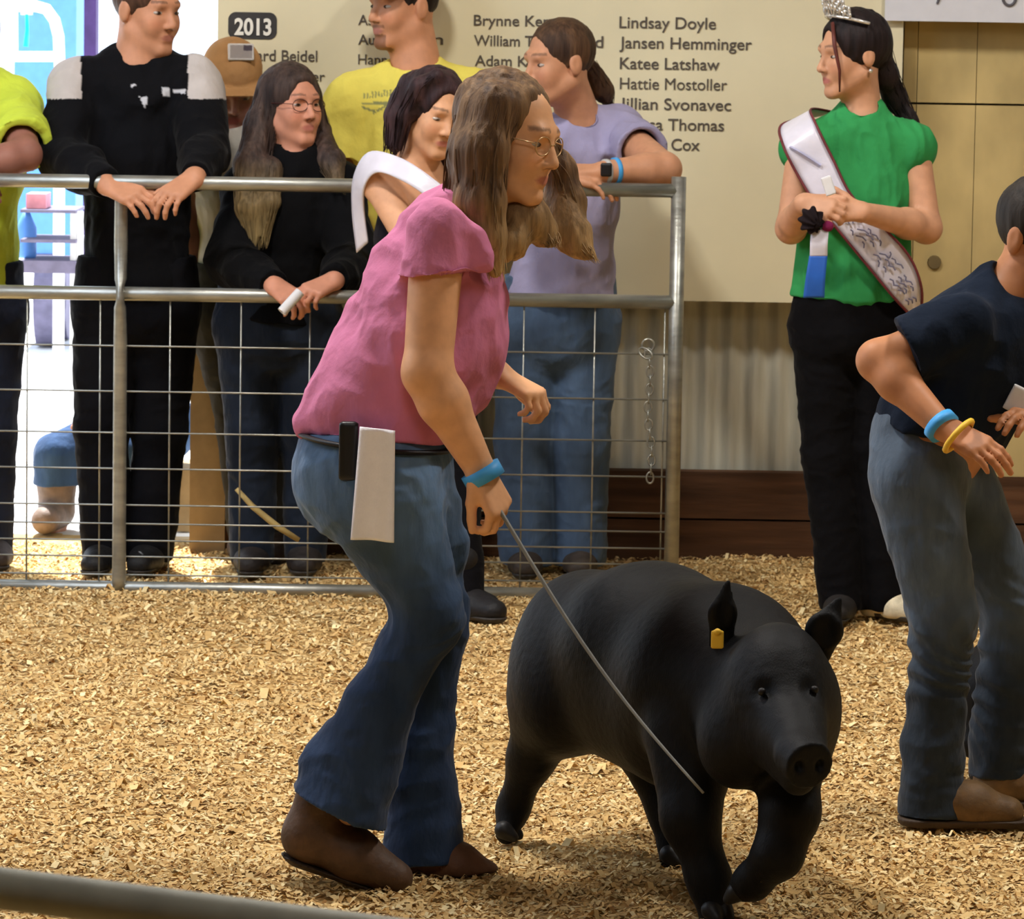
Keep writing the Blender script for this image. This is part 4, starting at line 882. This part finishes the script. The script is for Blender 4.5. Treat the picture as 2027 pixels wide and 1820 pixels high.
# person with the tan cap
def cap_person():
    Y = 12.08; J = joints(Y, hd=(458, 168), nk=(452, 250, .02), shL=(392, 300), shR=(520, 300), elL=(372, 440), wrL=(392, 560), elR=(540, 440), wrR=(520, 560), hpL=(430, 610), hpR=(510, 610), knL=(478, 850), knR=(545, 850))
    setfeet(J, Y, (486, 0), (552, 0)); p = Person('c', 'person in a tan cap looking down behind the hoodie man and the glasses girl', ground_pt(455, Y), J, (150, 105, 92), .95, depth=.09, vox=.005)
    R = frame((.18, -.86, -.48)); p.body(R, .95)
    for q, s_ in (('R', 1), ('L', -1)): hand(p.B, J['wr' + q], (0, 0, -1), (s_, -.3, 0), side=-s_)
    p.finish(); eyes(p.root, J['hd'], R, .95, gaze=(0, -1))
    top(p, (176, 172, 164), off=.018, sleeves=.5, seed=31); pants(p, (52, 50, 44), seed=32)
    for q in 'LR': shoe(p.root, J['an' + q], J['to' + q], (70, 55, 45))
    f = Field(); haircap(f, J['hd'], R, .95, .004); skin('hair', f, .005, HAIR, p.root, lin((60, 42, 34)), hairpaint((48, 34, 28), (76, 54, 42)), strands(.002))
    s = .95; H = Hd(J['hd'], R, s); f = Field(); f.e(H(0, -.008, .050), np.array([.088, .104, .090]) * s, R, k=.01, cuts=[(H(0, 0, .040), R @ np.array([0, .12, -1]))])
    f.c(H(-.03, .085, .040), H(.03, .085, .040), .052 * s, S=R[:, 2], w=.14, k=.01); f.e(H(0, -.01, .138), (.008, .008, .005), R, k=.005)
    cp_ = skin('cap', f, .0035, CLOTH, p.root, lin((170, 128, 84)), lambda V, c: c * (1 + .06 * vnoise(V * 60, 3))[:, None], folds(.0015, (20, 20, 20), 4))
    c = J['hd'] + unit(np.array([.10, -1, .42])) * .104 + np.array([.022, 0, .052]); fr = frame(np.array([.20, -1, .30]))
    f = Field(); f.b(c, np.array([.036, .006, .024]), fr, rnd=.003); pa = skin('cap_patch', f, .003, CLOTH, cp_, lin((150, 142, 138)), lambda V, col: np.where(((np.abs((V - c) @ fr[:, 0]) > .031) | (np.abs((V - c) @ fr[:, 2]) > .019))[:, None], lin((205, 200, 195)), np.where(((((V - c) @ fr[:, 0]) < -.006) & (((V - c) @ fr[:, 2]) > .002))[:, None], lin((80, 72, 80)), col)))
cap_person()

# girl with glasses and a black sweatshirt
def glasses_girl():
    Y = 11.80; J = joints(Y, hd=(577, 208), nk=(585, 312), shL=(496, 376), shR=(668, 372), elL=(458, 520, -.15), wrL=(543, 566, -.40), elR=(700, 520, -.15), wrR=(662, 556, -.40), hpL=(492, 640), hpR=(612, 640), knL=(500, 860), knR=(610, 860))
    setfeet(J, Y, (500, 0), (604, .03)); p = Person('gg', 'girl with glasses, long hair and a black sweatshirt holding a paper roll', ground_pt(552, Y), J, (206, 142, 114), 1.0, depth=.115, hipd=.12, vox=.004)
    R = frame((.60, -.78, .02)); p.body(R, .92, neckr=.052, ears=False, jaw=1.08)
    hand(p.B, J['wrL'], P(585, 596, 11.33) - J['wrL'], (.3, -.8, .5), side=-1, curl=(45, 50, 30), s=.9, thumb=(.75, .5, -.2)); hand(p.B, J['wrR'], P(600, 584, 11.33) - J['wrR'], (-.2, -.7, .7), side=1, curl=(42, 48, 30), s=.9, thumb=(.8, .4, -.2))
    p.finish(lip=(176, 100, 92), brow=(60, 44, 38)); eyes(p.root, J['hd'], R, .92, gaze=(.3, .3)); glasses(p.root, J['hd'], R, .92, mat('dark_red_frame', lin((70, 32, 32)), .4))
    top(p, (13, 13, 15), off=.026, hem=.98, sleeves='long', name='sweatshirt', amp=.009, seed=41, neck=.055, ff=(11, 11, 10)); pants(p, (32, 40, 54), mt=DENIM, name='jeans', seed=42, rt=.095, rk=.072, hem=.06)
    for q in 'LR': shoe(p.root, J['an' + q], J['to' + q], (48, 42, 40))
    f = Field(); haircap(f, J['hd'], R, .92, .010, face=.008, hl=.082)
    lockp(f, Y, [(535, 175, -.0), (515, 250, -.02), (498, 330, -.08), (495, 410, -.14), (502, 482, -.16)], [26, 30, 32, 26, 7]); lockp(f, Y, [(545, 200, .05), (535, 300, .03), (520, 370, .0)], [30, 30, 20])
    lockp(f, Y, [(618, 190, .0), (632, 262, .03), (655, 320, -.05), (668, 365, -.12)], [16, 20, 24, 10]); lockp(f, Y, [(540, 330, -.1), (535, 400, -.15), (525, 465, -.16)], [18, 16, 6])
    zt = P(0, 300, Y)[2]; skin('hair', f, .004, HAIR, p.root, lin((60, 48, 45)), hairpaint((44, 34, 32), (84, 66, 58), tip=(176, 152, 102), z0=zt, z1=zt - .22), strands(.003), extra=grab(60))
    a, b = P(558, 618, 11.29), P(594, 578, 11.31); m = MB(); n = 22; d = unit(b - a); u = unit(np.cross(d, (0, 1, 0))); v = np.cross(d, u)
    V = [e + (np.cos(t) * u + np.sin(t) * v) * r for e, r in ((a, .0135), (b, .0135), (b, .006), (a, .006)) for t in np.linspace(0, 2 * np.pi, n, endpoint=False)]
    m.add(V, [(i * n + j, i * n + (j + 1) % n, ((i + 1) % 4) * n + (j + 1) % n, ((i + 1) % 4) * n + j) for i in range(4) for j in range(n)]); o = m.build('paper_roll', WHITEP, origin=a)
    tag(o, 'white rolled paper in the hands of the girl with glasses', 'paper roll')
glasses_girl()

# man in the yellow shirt and black cap
def yellow_man():
    Y = 12.04; J = joints(Y, hd=(798, 12), nk=(824, 134), shL=(702, 205), shR=(948, 198), elL=(672, 360), wrL=(700, 480, -.1), elR=(975, 360), wrR=(940, 480, -.1), hpL=(770, 610), hpR=(880, 610), knL=(765, 850), knR=(885, 850))
    setfeet(J, Y, (765, 0), (885, 0)); p = Person('y', 'man with a goatee in a yellow shirt and black cap facing left', ground_pt(825, Y), J, (200, 140, 104), 1.1, depth=.12, hipd=.125, vox=.0045)
    R = frame((-.80, -.60, -.04)); p.body(R, 1.0, neckr=.062)
    for q, s_ in (('R', 1), ('L', -1)): hand(p.B, J['wr' + q], (-s_ * .3, 0, -1), (s_, -.3, 0), side=-s_)
    p.finish(beard=(110, 70, 48), lip=(160, 95, 88)); eyes(p.root, J['hd'], R, 1.0, gaze=(0, 0))
    def pt(V, col):
        q = pix(V); x, y = q[:, 0], q[:, 1]; fr = V[:, 1] < Y - .03
        k = fr & (((np.abs(y - 205 - (x - 716) * -.02) < 2.2) & (x > 716) & (x < 800)) | ((np.abs(y - 212 - (x - 716) * .35) < 2.5) & (x > 716) & (x < 742)) | ((np.abs(y - 190 + (x - 720) * .12) < 6) & (np.sin(x * 1.1) > .1) & (x > 720) & (x < 798)) | ((np.abs(y - 222 + (x - 742) * .55) < 2.5) & (x > 738) & (x < 770)))
        return np.where(k[:, None], lin((140, 140, 92)), col)
    top(p, (224, 208, 96), off=.026, hem=.95, sleeves=.68, seed=51, amp=.008, loose=.028, neck=.066, paint=pt); pants(p, (50, 52, 60), seed=52)
    for q in 'LR': shoe(p.root, J['an' + q], J['to' + q], (60, 50, 45))
    s = 1.0; H = Hd(J['hd'], R, s); f = Field(); haircap(f, J['hd'], R, s, .004, face=.004); skin('hair', f, .005, HAIR, p.root, lin((40, 30, 26)), hairpaint((30, 22, 20), (52, 38, 32)), strands(.002))
    f = Field(); f.e(H(0, -.012, .050), np.array([.088, .106, .090]), R, k=.01, cuts=[(H(0, 0, .024), R @ np.array([0, .10, -1]))]); f.c(H(-.03, .090, .034), H(.03, .090, .034), .056, S=R[:, 2], w=.12, k=.01)
    skin('cap', f, .004, CLOTH, p.root, lin((24, 23, 27)))
yellow_man()

# girl with the white sash in front of the fence
def sash_girl():
    Y = 11.08; J = joints(Y, hd=(860, 222, -.03), nk=(826, 322), shL=(750, 362, -.04), shR=(898, 372, .10), elL=(836, 520, -.20), wrL=(862, 600, -.26), elR=(920, 520, .02), wrR=(900, 600, -.1), hpL=(772, 690), hpR=(880, 690), knL=(850, 940), knR=(905, 930))
    setfeet(J, Y, (905, .0), (918, -.10), (.08, -.09)); p = Person('s', 'dark haired girl in a black top with a white sash over her shoulder', ground_pt(880, Y), J, (212, 158, 120), .93, depth=.09, hipd=.10, vox=.004)
    R = frame((.46, -.84, -.26), roll=math.radians(6)); p.body(R, .9, ears=False, neckr=.045)
    for q, s_ in (('R', 1), ('L', -1)): hand(p.B, J['wr' + q], (.5, -.2, -.8), (s_ * .5, -.6, .3), side=-s_, s=.88)
    p.finish(lip=(178, 98, 96), brow=(60, 42, 36)); eyes(p.root, J['hd'], R, .9, gaze=(.2, -.8))
    f = Field(); ax = unit(J['hip'] - J['nk']); p.torso(f, .009, cuts=[(lerp(J['nk'], J['hip'], .95), ax), (P(760, 425, Y), (.08, 0, 1))]); p.garment('top', f, (24, 22, 28), amp=.003, seed=61)
    pants(p, (14, 13, 16), seed=62, rt=.082, rk=.06, hem=.056)
    for q in 'LR': shoe(p.root, J['an' + q], J['to' + q], (26, 24, 26))
    f = Field(); haircap(f, J['hd'], R, .9, .011, face=.006, hl=.088)
    lockp(f, Y, [(815, 170, .02), (790, 230, .02), (778, 285, .0)], [28, 26, 14]); lockp(f, Y, [(800, 200, .06), (795, 290, .05)], [30, 22]); lockp(f, Y, [(862, 150, -.10), (828, 172, -.09), (804, 225, -.07), (790, 292, -.06)], [10, 13, 13, 8]); lockp(f, Y, [(868, 150, -.09), (896, 180, -.06), (903, 235, -.02), (898, 300, .0)], [9, 11, 11, 8]); lockp(f, Y, [(890, 200, .06), (880, 290, .05), (888, 345, .03)], [24, 26, 12])
    skin('hair', f, .004, HAIR, p.root, lin((45, 30, 32)), hairpaint((30, 20, 24), (70, 48, 50)), strands(.0022), extra=grab(50))
    g = lambda x, y, d: P(x, y, Y + d)
    ribbon('sash', [g(708, 500, .05), g(699, 420, .04), g(702, 350, .0), g(732, 302, -.06), g(790, 312, -.13), g(845, 345, -.17), g(905, 395, -.19), g(950, 450, -.19)],
           [g(730, 480, .0), g(722, 415, -.03), g(724, 368, -.085), g(748, 342, -.125), g(795, 358, -.165), g(838, 385, -.19), g(890, 430, -.20), g(930, 480, -.2)], SASH, p.root)
sash_girl()

# woman in the lavender shirt leaning on the rail
def lavender():
    Y = 11.84; J = joints(Y, hd=(1106, 124, -.10), nk=(1150, 248, -.02), shL=(1060, 292, -.05), shR=(1222, 262), elL=(1030, 345, -.36), wrL=(1120, 350, -.42), elR=(1316, 335, -.34), wrR=(1192, 340, -.42), hpL=(1050, 640, .02), hpR=(1160, 640, .02), knL=(1035, 870), knR=(1150, 870))
    setfeet(J, Y, (1040, 0), (1148, .02)); p = Person('w', 'woman in a lavender shirt with a ponytail leaning her arm on the rail', ground_pt(1100, Y), J, (198, 142, 108), 1.08, depth=.12, hipd=.125, vox=.004)
    R = frame((-.86, -.50, -.10)); p.body(R, .97, neckr=.055)
    hand(p.B, J['wrR'], (-1, .05, .02), (0, -.3, 1), side=1, s=.92, curl=(10, 14, 10)); hand(p.B, J['wrL'], (1, -.2, -.15), (0, -.3, 1), side=-1, s=.92)
    p.finish(lip=(176, 105, 98), brow=(90, 64, 48)); eyes(p.root, J['hd'], R, .97)
    top(p, (158, 152, 182), off=.024, hem=.86, sleeves=.52, seed=71, amp=.008, loose=.012, waist=1.1, hipk=1.22, ff=(10, 10, 8))
    pants(p, (76, 95, 120), mt=DENIM, name='jeans', seed=72, rt=.094, rk=.078, hem=.074)
    for q in 'LR': shoe(p.root, J['an' + q], J['to' + q], (70, 60, 52))
    f = Field(); haircap(f, J['hd'], R, .97, .006, face=.004, hl=.085); lockp(f, Y, [(1160, 120, -.03), (1178, 150, .0), (1192, 178, .02), (1205, 205, .04)], [14, 16, 20, 8])
    skin('hair', f, .004, HAIR, p.root, lin((70, 48, 34)), hairpaint((52, 36, 28), (100, 72, 50)), strands(.0022), extra=grab(50))
    wristband(p, 'R', .76, .82, .036); a, b = J['elR'], J['wrR']; w_ = MB().tube([lerp(a, b, .91), lerp(a, b, .97)], .033, 20).build('watch', mat('watch_band', lin((190, 190, 190)), .5), p.root, smooth=True)
    f = Field(); c = lerp(a, b, .94) + np.array([0, -.033, .006]); f.b(c, (.015, .006, .018), rnd=.004); skin('watch_face', f, .003, BLACKP, w_, lin((20, 20, 24)))
lavender()

# fair queen in the green top
def queen():
    Y = 11.08; g = lambda x, y, d=0: P(x, y, Y + d); J = joints(Y, hd=(1688, 108, -.02), nk=(1706, 226), shL=(1592, 292), shR=(1806, 292), elL=(1566, 452, -.06), wrL=(1590, 402, -.25), elR=(1834, 452, -.05), wrR=(1708, 420, -.25), hpL=(1632, 640), hpR=(1752, 640), knL=(1640, 900), knR=(1742, 890))
    setfeet(J, Y, (1668, -.02), (1752, -.0), (-.02, -.12)); J['toR'] = J['anR'] * (1, 1, 0) + np.array([.085, -.085, .03]); p = Person('q', 'young woman in a green top wearing a tiara and a white pageant sash', ground_pt(1710, Y), J, (206, 152, 118), .95, depth=.092, hipd=.105, vox=.004)
    R = frame((-.92, -.40, -.10)); p.body(R, .9, neckr=.046)
    hand(p.B, J['wrL'], (.55, -.35, -.15), (-.1, -.95, .4), side=-1, curl=(35, 50, 35), s=.85, thumb=(.7, .5, -.2)); hand(p.B, J['wrR'], (-1, -.25, .12), (.1, -.9, .5), side=1, curl=(30, 45, 30), s=.85, thumb=(.6, .7, -.1))
    p.finish(lip=(176, 92, 92), brow=(50, 34, 30)); eyes(p.root, J['hd'], R, .9)
    def sl(f):
        for q, s_ in (('L', -1), ('R', 1)): f.c(J['sh' + q] + np.array([-.03 * s_, 0, .0]), J['sh' + q] + np.array([-.003 * s_, 0, -.0]), .046, .049, k=.04)
        f.c(g(1690, 480), g(1690, 570), .105, .118, S=(1, 0, 0), w=1.38, k=.03, cuts=[(g(1690, 588), (0, 0, -1))]); f.c(J['nk'] + np.array([0, 0, -.02]), J['nk'] + np.array([0, 0, .005]), .068, .058, k=.03)
    top(p, (54, 146, 82), off=.014, hem=.9, sleeves=0, seed=81, amp=.010, extra=sl, name='blouse', neck=.046, ff=(16, 16, 6))
    pants(p, (12, 11, 13), seed=82, rt=.088, rk=.068, hem=.060)
    for q in 'LR': shoe(p.root, J['an' + q], J['to' + q], (38, 34, 32) if q == 'L' else (214, 200, 168), r=.036)
    f = Field(); haircap(f, J['hd'], R, .9, .012, face=.004, hl=.082); lockp(f, Y, [(1735, 100, .02), (1752, 150, .04), (1772, 195, .06), (1798, 238, .05), (1822, 272, .03), (1836, 288, .02)], [26, 24, 20, 15, 8, 3])
    hr = skin('hair', f, .004, HAIR, p.root, lin((24, 17, 18)), hairpaint((17, 12, 14), (44, 32, 32)), strands(.0022), extra=grab(50))
    MB().tube([g(1648, 45, -.075), g(1652, 90, -.105), g(1662, 140, -.10), g(1662, 182, -.09)], [.005, .0055, .004, .002], 8).build('loose_strand', mat('auburn_strand', lin((95, 45, 38)), .5), hr, smooth=True)
    # tiara
    CR = mat('tiara_crystal', lin((225, 222, 215)), .18, .8, .6, var=.2, scale=(90, 90, 90)); H = Hd(J['hd'], R, .9); m = MB(); a_ = np.linspace(-1.5, 1.5, 41)
    base = lambda a: H(.086 * math.sin(a), -.020 + .085 * math.cos(a) * 1.0, .085 + .030 * math.cos(a)); upv = unit(R @ np.array([0, .12, 1]))
    m.tube([base(a) for a in a_], .0045, 8)
    for a in np.linspace(-.85, .85, 11):
        h_ = .062 * math.cos(a * 1.5) + .006; m.tube([base(a), base(a) + upv * h_], [.004, .0022], 6)
        for t in (.35, .7, 1.0): c = base(a) + upv * h_ * t; m.ring(c, .0065, .0032, 10, 6, ax=R[:, 1])
    for t in (.3, .62, .95): m.tube([base(a) + upv * ((.062 * math.cos(a * 1.5) + .006) * t) for a in np.linspace(-.85, .85, 23)], .0028, 6)
    m.build('tiara', CR, p.root, smooth=True)
    e = Field(); e.e(J['hd'] + R @ (np.array([-.079, -.012, -.045]) * .9), .0055); skin('earring', e, .002, CR, p.root, lin((230, 225, 210)))
    # sash
    A = [g(1602, 232, .10), g(1546, 248, .03), g(1550, 288, -.10), g(1578, 345, -.115), g(1612, 400, -.125), g(1650, 445, -.135), g(1712, 520, -.135), g(1770, 590, -.13), g(1812, 634, -.07)]
    Bq = [g(1650, 222, .09), g(1606, 216, .02), g(1614, 244, -.10), g(1650, 318, -.125), g(1684, 385, -.14), g(1738, 440, -.15), g(1798, 505, -.145), g(1824, 570, -.12), g(1822, 630, -.05)]
    so, a, b = ribbon('sash', A, Bq, SASH, p.root)
    for e_, nm in ((a, 0), (b, 1)): MB().tube([q + np.array([0, -.004, 0]) for q in e_], .0035, 6).build('sash_edging', MAROON, so, smooth=True)
    m = MB(); n = len(a); pr = np.random.default_rng(5)
    for t0 in np.linspace(.62, .90, 11):
        i = int(t0 * (n - 1))
        for c0 in (.28, .46, .64):
            q = lerp(a[i], b[i], c0 + pr.uniform(-.05, .05)) + np.array([0, -.0075, 0]); r = lerp(a[i + 1], b[i + 1], c0 + pr.uniform(-.08, .12)) + np.array([0, -.0075, 0]); m.tube([q, lerp(q, r, .5) + np.array([.003, 0, .003]), lerp(q, r, .95)], .0020, 5)
    m.build('sash_print', SASHP, so)
    i = int(.30 * (n - 1)); m = MB(); m.tube([lerp(a[i + k], b[i + k], .25 + .10 * k) + np.array([0, -.006, 0]) for k in range(-1, 5)], .0035, 6); m.build('sash_print', mat('pale_print', lin((180, 180, 210)), .6), so)
    # ribbon award in her hands
    w = thing('award_ribbon', g(1622, 590, -.33), 'blue and white ribbon with a dark rosette held by the woman in green', 'ribbon')
    BL = mat('blue_ribbon', lin((38, 92, 180)), .5, .3, var=.08)
    def strip(x0, x1, x2, x3, y0, y1, mt, nm):
        ribbon(nm, [g(x0, y0, -.30), g((x0 + x2) / 2 - 1, (y0 + y1) / 2, -.305), g(x2, y1, -.30)], [g(x1, y0, -.30), g((x1 + x3) / 2 - 1, (y0 + y1) / 2, -.31), g(x3, y1, -.30)], mt, w, th=.003)
    strip(1606, 1641, 1603, 1638, 452, 508, SASH, 'white_band'); strip(1602, 1638, 1590, 1632, 506, 590, BL, 'ribbon_tail')
    f = Field(); f.e(g(1606, 436, -.31), (.030, .018, .032), k=.01); skin('rosette', f, .004, CLOTH, w, lin((36, 28, 30)), None, lambda V: .005 * np.sin(np.arctan2(V[:, 2] - g(1606, 436)[2], V[:, 0] - g(1606, 436)[0]) * 14))
    f = Field(); f.e(g(1638, 448, -.30), (.016, .012, .014), k=.01); skin('bow', f, .003, CLOTH, w, lin((120, 35, 75)))
    f = Field(); f.b(g(1640, 368, -.36), (.013, .004, .024), frame((0, 1, 0), roll=.35), rnd=.002); o = skin('card', f, .003, WHITEP, None, lin((230, 230, 232)), origin=g(1640, 368, -.36)); tag(o, 'small white card between the fingers of the woman in green', 'card')
queen()

# boy in the navy polo shirt at the right edge
def boy():
    Y = 8.34; g = lambda x, y, d=0: P(x, y, Y + d); px = Y / FPX
    J = dict(hd=g(2064, 470), nk=g(1995, 592), shL=g(1893, 655, -.12), shR=g(2060, 640, .15), elL=g(1738, 714, -.14), wrL=g(1866, 846, -.24), elR=g(2080, 740, .10), wrR=g(2060, 830, -.05), hpL=g(1812, 925, -.06), hpR=g(1880, 925, .09),
        knL=g(1868, 1220, -.06), knR=g(2005, 1200, .12), anL=g(1848, 1560, -.03), toL=g(1990, 1618, -.05), anR=g(1975, 1520, .18), toR=g(2050, 1580, .16))
    p = Person('b', 'boy in a navy polo shirt and jeans bending forward at the right edge', np.array([g(1850, 1600)[0], Y, 0]), J, (188, 126, 84), .95, depth=.09, hipd=.075, vox=.004)
    R = frame((.66, -.70, -.22)); B = p.B; p.torso(B); p.shoulders(B, cuts=None)
    p.arm(B, 'L', re=.040, ru=.043); p.arm(B, 'R', re=.036)
    head(B, J['hd'], R, .93, J['nk'], .052); p.hR = R; p.hs = .93
    for q in 'LR': p.leg(B, q, rt=.062, rk=.045, ra=.03); B.c(J['an' + q], lerp(J['an' + q], J['to' + q], .5), .03, .022)
    hand(B, J['wrL'], g(1936, 884, -.27) - J['wrL'], (.2, -.6, .8), side=-1, curl=(10, 20, 14), s=.92, thumb=(.8, .45, -.2), spread=.03); hand(B, J['wrR'], (-.3, -.6, .1), (0, -.4, .8), side=1, s=.9)
    p.finish(); eyes(p.root, J['hd'], R, .93)
    f = Field(); S = unit(J['shR'] - J['shL'])
    f.c(g(1975, 590), g(1925, 690), 60 * px, 112 * px, S=S, w=1.25, k=.05); f.c(g(1925, 690), g(1838, 835), 116 * px, 104 * px, S=S, w=1.2, k=.05, cuts=[(g(1840, 850), unit(np.array([-.22, 0, -1])))])
    f.c(g(1975, 560), g(1990, 590), 48 * px, 60 * px, k=.03); p.torso(f, .016, cuts=[(g(1840, 850), unit(np.array([-.22, 0, -1])))])
    f.c(g(1903, 645, -.12), g(1795, 695, -.145), 66 * px, 70 * px, k=.03, cuts=[(g(1793, 693, -.14), unit(J['elL'] - J['shL']))])
    f.c(J['shR'], lerp(J['shR'], J['elR'], .5), .06, .062, k=.03); f.e(J['nk'] + np.array([.03, -.03, .05]), (.06, .06, .05), k=.02, op='-')
    p.garment('polo_shirt', f, (24, 32, 46), amp=.009, seed=91, ff=(12, 12, 9)); 
    f = Field(); f.c(g(1828, 850), g(1822, 940), 96 * px, 94 * px, S=S, w=1.2, k=.04)
    f.c(J['hpL'] + np.array([0, 0, -.02]), J['knL'], 92 * px, 66 * px, k=.03); f.c(J['knL'], g(1848, 1470, -.04), 64 * px, 60 * px, k=.03); f.c(g(1848, 1470, -.04), g(1846, 1640, -.03), 60 * px, 74 * px, k=.02, cuts=[(g(1846, 1612, -.03), (0, 0, -1))])
    f.c(J['hpR'] + np.array([0, 0, -.02]), J['knR'], 88 * px, 66 * px, k=.02); f.c(J['knR'], g(1975, 1540, .18), 62 * px, 66 * px, k=.02, cuts=[(g(1975, 1535, .18), (0, 0, -1))])
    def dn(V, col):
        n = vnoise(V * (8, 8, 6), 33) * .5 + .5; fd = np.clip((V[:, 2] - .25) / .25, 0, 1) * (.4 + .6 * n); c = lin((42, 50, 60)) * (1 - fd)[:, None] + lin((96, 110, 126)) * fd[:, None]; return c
    def fo(V):
        base = folds(.006, (11, 11, 12), 94)(V); q = np.clip(1 - np.abs(V[:, 2] - .28) / .25, 0, 1); return base + .0035 * q * np.sin(V[:, 2] * 110 + V[:, 0] * 60 + 9 * vnoise(V * 8, 2))
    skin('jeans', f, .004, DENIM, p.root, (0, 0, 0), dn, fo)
    for q, dy in (('L', -.04), ('R', .17)):
        x0 = 1850 if q == 'L' else 1990; a = ground_pt(x0, Y + dy); t = a + np.array([.155, -.01, 0]); f = Field(); cut = [((0, 0, .004), (0, 0, -1))]
        f.c(a + (0, 0, .16), a + (0, 0, .05), .040, .048, cuts=cut); f.c(a + (0, 0, .045), lerp(a, t, .55) + (0, 0, .045), .046, .042, k=.02, cuts=cut); f.c(lerp(a, t, .5) + (0, 0, .038), t + (0, 0, .028), .042, .030, S=(0, 1, 0), w=1.2, k=.02, cuts=cut)
        bo = skin('boot', f, .0045, LEATH, p.root, lin((112, 84, 50))); so = Field(); so.c(a + (-.01, 0, .02), t + (.01, 0, .02), .05, .036, S=(0, 1, 0), w=1.1, cuts=[((0, 0, .0), (0, 0, -1)), ((0, 0, .016), (0, 0, 1))]); skin('sole', so, .004, LEATH, bo, lin((70, 52, 34)))
    f = Field(); haircap(f, J['hd'], R, .93, .007, face=.0); skin('hair', f, .004, HAIR, p.root, lin((36, 30, 26)), hairpaint((26, 22, 20), (52, 44, 36)), strands(.0025))
    wristband(p, 'L', .93, 1.03, .034); a = J['wrL']; b = g(1936, 884, -.27); MB().ring(lerp(a, b, .45), .036, .006, 28, 8, ax=unit(b - a) + np.array([.1, 0, -.35]), ratio=1.1).build('yellow_wristband', YELB, p.root, smooth=True)
    f = Field(); f.b(g(2024, 797, -.10), (.030, .0035, .026), frame((0, 1, 0), roll=-.45), rnd=.002); o = skin('card', f, .003, WHITEP, None, lin((232, 226, 230)), origin=g(2024, 797, -.10)); tag(o, 'white card in the hand of the boy in navy at the right edge', 'card')
boy()

# second pig, mostly outside the frame
def far_pig():
    Y = 8.78; q = lambda x, y, d=0: P(x, y, Y + d); u = Y / FPX; root = thing('pig', q(2130, 1560) * (1, 1, 0), 'black pig behind the legs of the boy in navy, cut by the frame', 'pig'); f = Field(); k = .05
    f.c(q(2060, 1340, .02), q(2330, 1330, .2), 130 * u, 135 * u, k=k); f.e(q(1972, 1372, -.02), (.085, .09, .10), k=k); f.c(q(1965, 1400, -.02), q(1930, 1470, -.06), 60 * u, 34 * u, k=.03)
    for x, d, r in ((1962, -.0, 30), (2040, -.02, 30), (2290, .12, 32), (2370, .25, 32)):
        f.c(q(x + 60, 1400, d), q(x + 10, 1490, d), 62 * u, 36 * u, k=.03); a = ground_pt(x, Y + d); f.c(q(x + 10, 1490, d), a + (0, 0, .03), 36 * u, 26 * u, k=.03)
        h = Field(); h.c(a + (0, .012, .025), a + (-.02, .012, .010), .020, .013, k=.004); h.c(a + (0, -.012, .025), a + (-.02, -.012, .010), .020, .013, k=.004); skin('hoof', h, .004, HOOFM, root, lin((30, 27, 26)))
    skin('body', f, .0055, PIG, root, (0, 0, 0), pig_paint)
    for d in (-.09, .05):
        h = Field(); h.c(q(1985, 1300, d), q(1965, 1235, d - .01), .03, .006, S=(0, 1, 0), w=.4); skin('ear', h, .004, PIG, root, (0, 0, 0), pig_paint)
HOOFM = bpy.data.materials['hoof_horn']
far_pig()

# person seated outside behind the hoodie man
def seated():
    Y = 12.75; J = joints(Y, hd=(285, 425), nk=(280, 530), shL=(215, 580), shR=(340, 580), elL=(205, 700), wrL=(200, 800, -.15), elR=(350, 700), wrR=(320, 810, -.15), hpL=(235, 845), hpR=(320, 845), knL=(112, 905, -.12), knR=(260, 900, -.35), anL=(112, 1035, -.10), anR=(270, 1045, -.3))
    for q in 'LR': J['to' + q] = J['an' + q] * (1, 1, 0) + np.array([-.02, -.13, .04])
    p = Person('x', 'seated person in blue jeans and tan boots outside behind the hoodie man', ground_pt(250, Y), J, (180, 130, 105), .95, vox=.006); R = frame((-.3, -.9, 0)); p.body(R, .92)
    for q, s_ in (('R', 1), ('L', -1)): hand(p.B, J['wr' + q], (0, -.7, -.3), (0, -.3, .9), side=-s_)
    p.finish(); eyes(p.root, J['hd'], R, .92); top(p, (40, 44, 52), seed=101)
    f = Field(); f.c(J['hpL'], J['hpR'], .11, k=.04)
    for q in 'LR': f.c(J['hp' + q], J['kn' + q], .078, .066, k=.02); f.c(J['kn' + q], lerp(J['kn' + q], J['an' + q], .6), .066, .070, k=.02, cuts=[(lerp(J['kn' + q], J['an' + q], .42), (0, 0, -1))])
    p.garment('jeans', f, (58, 84, 122), DENIM, seed=102)
    for q in 'LR':
        a, b = J['kn' + q], J['an' + q]; g0 = b * (1, 1, 0); f = Field(); cut = [((0, 0, .0), (0, 0, -1))]; f.c(lerp(a, b, .3), g0 + (0, 0, .06), .062, .05, cuts=cut); f.c(g0 + (0, 0, .05), J['to' + q] * (1, 1, 0) + (0, 0, .04), .05, .04, cuts=cut); skin('boot', f, .006, LEATH, p.root, lin((132, 112, 98)))
    f = Field(); haircap(f, J['hd'], R, .92); skin('hair', f, .006, HAIR, p.root, lin((60, 42, 34)), hairpaint((48, 34, 28), (76, 54, 42)), strands(.002))
    c = J['hip']; t = thing('crate', (c[0], c[1] + .02, 0), 'wooden crate seat under the seated person outside', 'crate'); zt = c[2] - .112
    MB().box((c[0] - .14, c[1] - .12, zt - .03), (c[0] + .16, c[1] + .16, zt)).build('seat', TANP, t)
    for sx in (-.12, .14):
        for sy in (-.10, .14): MB().box((c[0] + sx - .02, c[1] + sy - .02, 0), (c[0] + sx + .02, c[1] + sy + .02, zt - .03)).build('leg', TANP, t)
seated()
